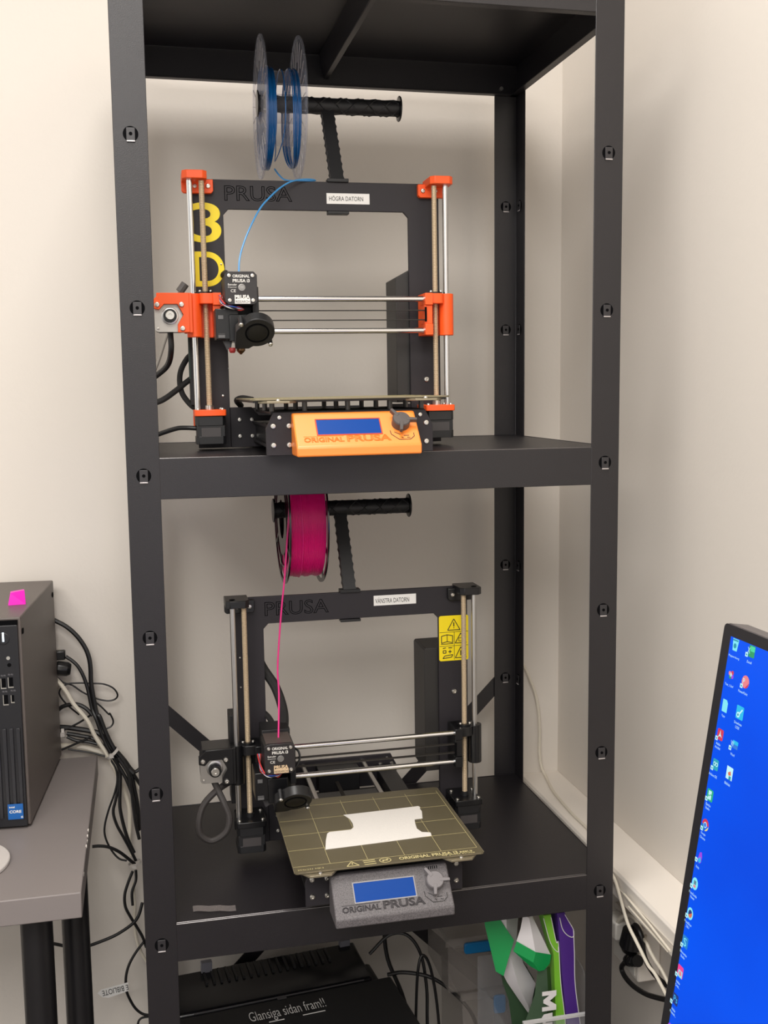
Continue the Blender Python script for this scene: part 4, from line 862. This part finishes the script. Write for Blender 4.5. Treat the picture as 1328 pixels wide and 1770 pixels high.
text('Glansiga sidan fram!!', (.081, -.062, .3302), (1, 0, 0), (0, 1, 0), .124, .034, chk, dev, 'handwriting', depth=.0006, bold=-.006)
for x0, x1 in ((.108, .133), (.163, .200)): MB().box(x0, x1, -.0640, -.0625, .3300, .3306).build('handwriting_underline', chk, dev)
for i, (pts, r, lb) in enumerate([
    ([(.36, .405, -.86), (.392, .39, -.80), (.405, .38, -.742), (.425, .37, -.71), (.43, .38, -.68)], .0030, 'black cable slanting up behind the office printer to the shelf'),
    ([(.395, .40, -.675), (.397, .395, -.74), (.400, .39, -.80), (.405, .38, -.86), (.41, .37, -.92), (.43, .33, -.98), (.45, .31, -1.10)], .0036, 'black cable dropping straight from the shelf beside the office printer'),
    ([(.43, .40, -.675), (.425, .395, -.76), (.418, .39, -.82), (.412, .385, -.86)], .0034, 'short black cable parallel to the straight drop'),
    ([(.375, .36, -.900), (.41, .36, -.870), (.44, .35, -.868), (.462, .34, -.90), (.470, .33, -.96), (.468, .32, -1.02), (.47, .31, -1.15)], .0030, 'black cable arching over right of the office printer'),
    ([(.400, .33, -.925), (.43, .33, -.925), (.475, .32, -.935), (.515, .31, -.965), (.545, .30, -1.005), (.550, .29, -1.05), (.53, .28, -1.10), (.50, .27, -1.2)], .0034, 'black cable sweeping right toward the plastic boxes'),
    ([(.44, .30, -1.15), (.445, .31, -1.0), (.452, .32, -.92), (.462, .325, -.895), (.475, .32, -.92), (.485, .31, -1.0), (.49, .30, -1.15)], .0026, 'narrow upright loop of thin black cable')]):
    cable('cable', pts, r, cablem, lb)
# clear storage boxes
clb = mat('cloudy_plastic', (176, 168, 162), .25, alpha=.17); lat = mat('blue_latch', (14, 104, 158), .35)
def tub(x0, x1, y0, y1, z0, z1, label, grp, latch):
    e = MB(); t = .002
    e.box(x0, x1, y0, y0+t, z0, z1).box(x0, x1, y1-t, y1, z0, z1).box(x0, x0+t, y0+t, y1-t, z0, z1).box(x1-t, x1, y0+t, y1-t, z0, z1).box(x0, x1, y0, y1, z0-t, z0)
    o = tag(e.build('storage_box', clb, bev=.001), label, 'box', grp)
    MB().box(x0-.006, x1+.006, y0-.006, y1+.006, z1, z1+.004).box(x0-.006, x1+.006, y0-.006, y0-.004, z1-.010, z1).build('lid', clb, o, bev=.001)
    MB().pxz(rrect(*latch, .005, 3), y0-.012, y0-.006).build('latch', lat, o, bev=.0015)
    return o
tub(.515, .640, .262, .395, SB+.0025, -.938, 'lower cloudy plastic storage box with a blue latch on the bottom shelf', 'storage boxes', (.567, .588, -.975, -.943))
tub(.490, .632, .262, .395, -.931, -.838, 'upper cloudy plastic storage box with a blue latch, stacked on another', 'storage boxes', (.515, .580, -.861, -.842))
# bags in a clear tray
tray = MB(); ct = mat('clear_acrylic', (205, 205, 208), .12, alpha=.12)
tray.box(.534, .6475, .018, .0205, SB, -.8420).box(.534, .6475, .2375, .240, SB, -.86).pyz([(.0205, SB), (.0205, -.842), (.060, -.80), (.150, -.775), (.2375, -.79), (.2375, SB)], .6445, .6470).box(.534, .5365, .0205, .2375, SB, -.90).box(.534, .647, .018, .240, SB, SB+.003)
tr_ = tag(tray.build('clear_tray', ct, bev=.0008), 'clear acrylic tray holding the bags on the bottom shelf', 'tray')
MB().box(.533, .640, .016, .0215, -.8450, -.8415).build('tray_rim', mat('acrylic_edge', (190, 188, 188), .2), tr_)
gb = mat('bag_green', (22, 150, 78), .35); sv = mat('bag_silver', (226, 222, 224), .32, metal=.12); dgn = mat('bag_dark_green', (52, 74, 52), .4, noise=.25, nscale=25); lg = mat('bag_light_green', (120, 186, 50), .4); pu = mat('purple_sleeve', (78, 42, 132), .45); wc = mat('crease_white', (220, 216, 216), .5)
b1 = MB().sheet([[(.4991, .104, -.700), (.530, .085, -.700), (.5567, .100, -.700)], [(.5120, .104, -.764), (.532, .085, -.762), (.5521, .100, -.760)], [(.5232, .104, -.7965), (.543, .085, -.798), (.5635, .100, -.7992)], [(.5382, .104, -.8288), (.552, .085, -.832), (.5835, .100, -.8353)], [(.5561, .104, -.858), (.565, .085, -.858), (.5789, .100, -.8584)], [(.5695, .104, -.879), (.572, .085, -.881), (.5752, .100, -.8818)]], .0008).build('silver_bag', sv)
MB().sheet([[(.5250, .112, -.790), (.560, .112, -.790)], [(.5342, .112, -.834), (.585, .112, -.834)], [(.5437, .112, -.864), (.590, .112, -.864)], [(.5494, .112, -.905), (.592, .112, -.905)], [(.555, .112, -1.22), (.595, .112, -1.22)]], .0008).build('bag_back', dgn, b1)
tag(b1, 'crumpled silver lined bag with a green folded flap, leftmost of the bags', 'bag')
MB().sheet([[(.498, .098, -.690), (.505, .098, -.690)], [(.500, .096, -.727), (.541, .080, -.748)], [(.508, .092, -.765), (.530, .075, -.775)], [(.514, .085, -.797), (.523, .075, -.800)]], .0008).build('green_flap', gb, b1)
b2 = MB().sheet([[(.5447, .052, -.6963), (.552, .046, -.696), (.5583, .052, -.6953)], [(.5400, .050, -.715), (.556, .042, -.722), (.5725, .050, -.727)], [(.5339, .050, -.7329), (.560, .040, -.748), (.5879, .050, -.7612)]], .0008).build('silver_bag', sv)
MB().sheet([[(.5339, .0485, -.7325), (.560, .0385, -.7475), (.5885, .0485, -.7608)], [(.5285, .0480, -.7467), (.556, .0380, -.763), (.5860, .0480, -.7740)], [(.5541, .0470, -.7730), (.565, .0380, -.778), (.5770, .0470, -.7826)]], .0008).build('green_band', gb, b2)
tag(b2, 'silver bag top with a green band folded forward, middle of the bags', 'bag')
b3 = MB().sheet([[(.5716, .058, -.780), (.582, .050, -.782), (.5900, .058, -.785)], [(.5654, .056, -.8253), (.583, .045, -.828), (.5930, .056, -.8303)], [(.5535, .055, -.856), (.578, .042, -.866), (.5950, .052, -.8774)], [(.5426, .055, -.8868), (.576, .040, -.90), (.5980, .052, -.900)], [(.540, .055, -1.22), (.576, .045, -1.22), (.602, .055, -1.22)]], .0008).build('green_bag', dgn)
tag(b3, 'dark green bag with large white letters standing in the clear tray', 'bag')
for gl in ([(0, 0), (0, .0225), (.0080, .0225), (.0155, .0120), (.0230, .0225), (.0310, .0225), (.0310, 0), (.0245, 0), (.0245, .0120), (.0180, .0020), (.0130, .0020), (.0065, .0120), (.0065, 0)],
           [(.0350, .0165), (.0410, .0165), (.0410, .0070), (.0435, .0045), (.0480, .0045), (.0500, .0070), (.0500, .0165), (.0560, .0165), (.0560, 0), (.0505, 0), (.0505, .0020), (.0460, -.0005), (.0400, 0), (.0360, .0030)]):
    MB().prism(gl, lambda a, b: (.5700+b, .0372, -.8110-a), lambda a, b: (.5700+b, .0376, -.8110-a)).build('lettering', wc, b3)
b4 = MB().pxz([(.5746, -.696), (.5865, -.696), (.5950, -.7393), (.5987, -.7434), (.6029, -.8064), (.6108, -.8725), (.614, -.95), (.616, -1.225), (.606, -1.225), (.6025, -.95), (.5959, -.8702), (.5914, -.7589)], .046, .075).build('light_green_sleeve', lg)
tag(b4, 'bright green folded sleeve between the dark green bag and the purple one', 'folder')
MB().tube([(.5865, .0455, -.700), (.5950, .0455, -.7393), (.5987, .0455, -.7434), (.6029, .0455, -.8064), (.6108, .0455, -.8725), (.614, .0455, -.95)], .0006, 6).build('sleeve_edge', wc, b4)
MB().tube([(.5746, .0455, -.700), (.5860, .0455, -.7400), (.5975, .0455, -.7560), (.5985, .0455, -.7480)], .0006, 6).build('sleeve_edge', wc, b4)
b5 = MB().pxz([(.5947, -.693), (.6066, -.693), (.6206, -.7217), (.6225, -.7600), (.6242, -.8095), (.6333, -.8759), (.637, -.95), (.641, -1.225), (.618, -1.225), (.616, -.95), (.6127, -.8728), (.6045, -.8000), (.6006, -.7510)], .042, .095).build('purple_sleeve', pu)
tag(b5, 'purple folded sleeve, rightmost item in the clear tray', 'folder')
MB().tube([(.5985, .0412, -.700), (.6030, .0412, -.718), (.6110, .0412, -.729), (.6200, .0412, -.733), (.6206, .0412, -.722), (.6120, .0412, -.706), (.6066, .0412, -.696)], .0007, 6).build('sleeve_edge', wc, b5)
MB().tube([(.6206, .0412, -.7217), (.6225, .0412, -.7600), (.6242, .0412, -.8095), (.6333, .0412, -.8759)], .0007, 6).build('sleeve_edge', wc, b5)
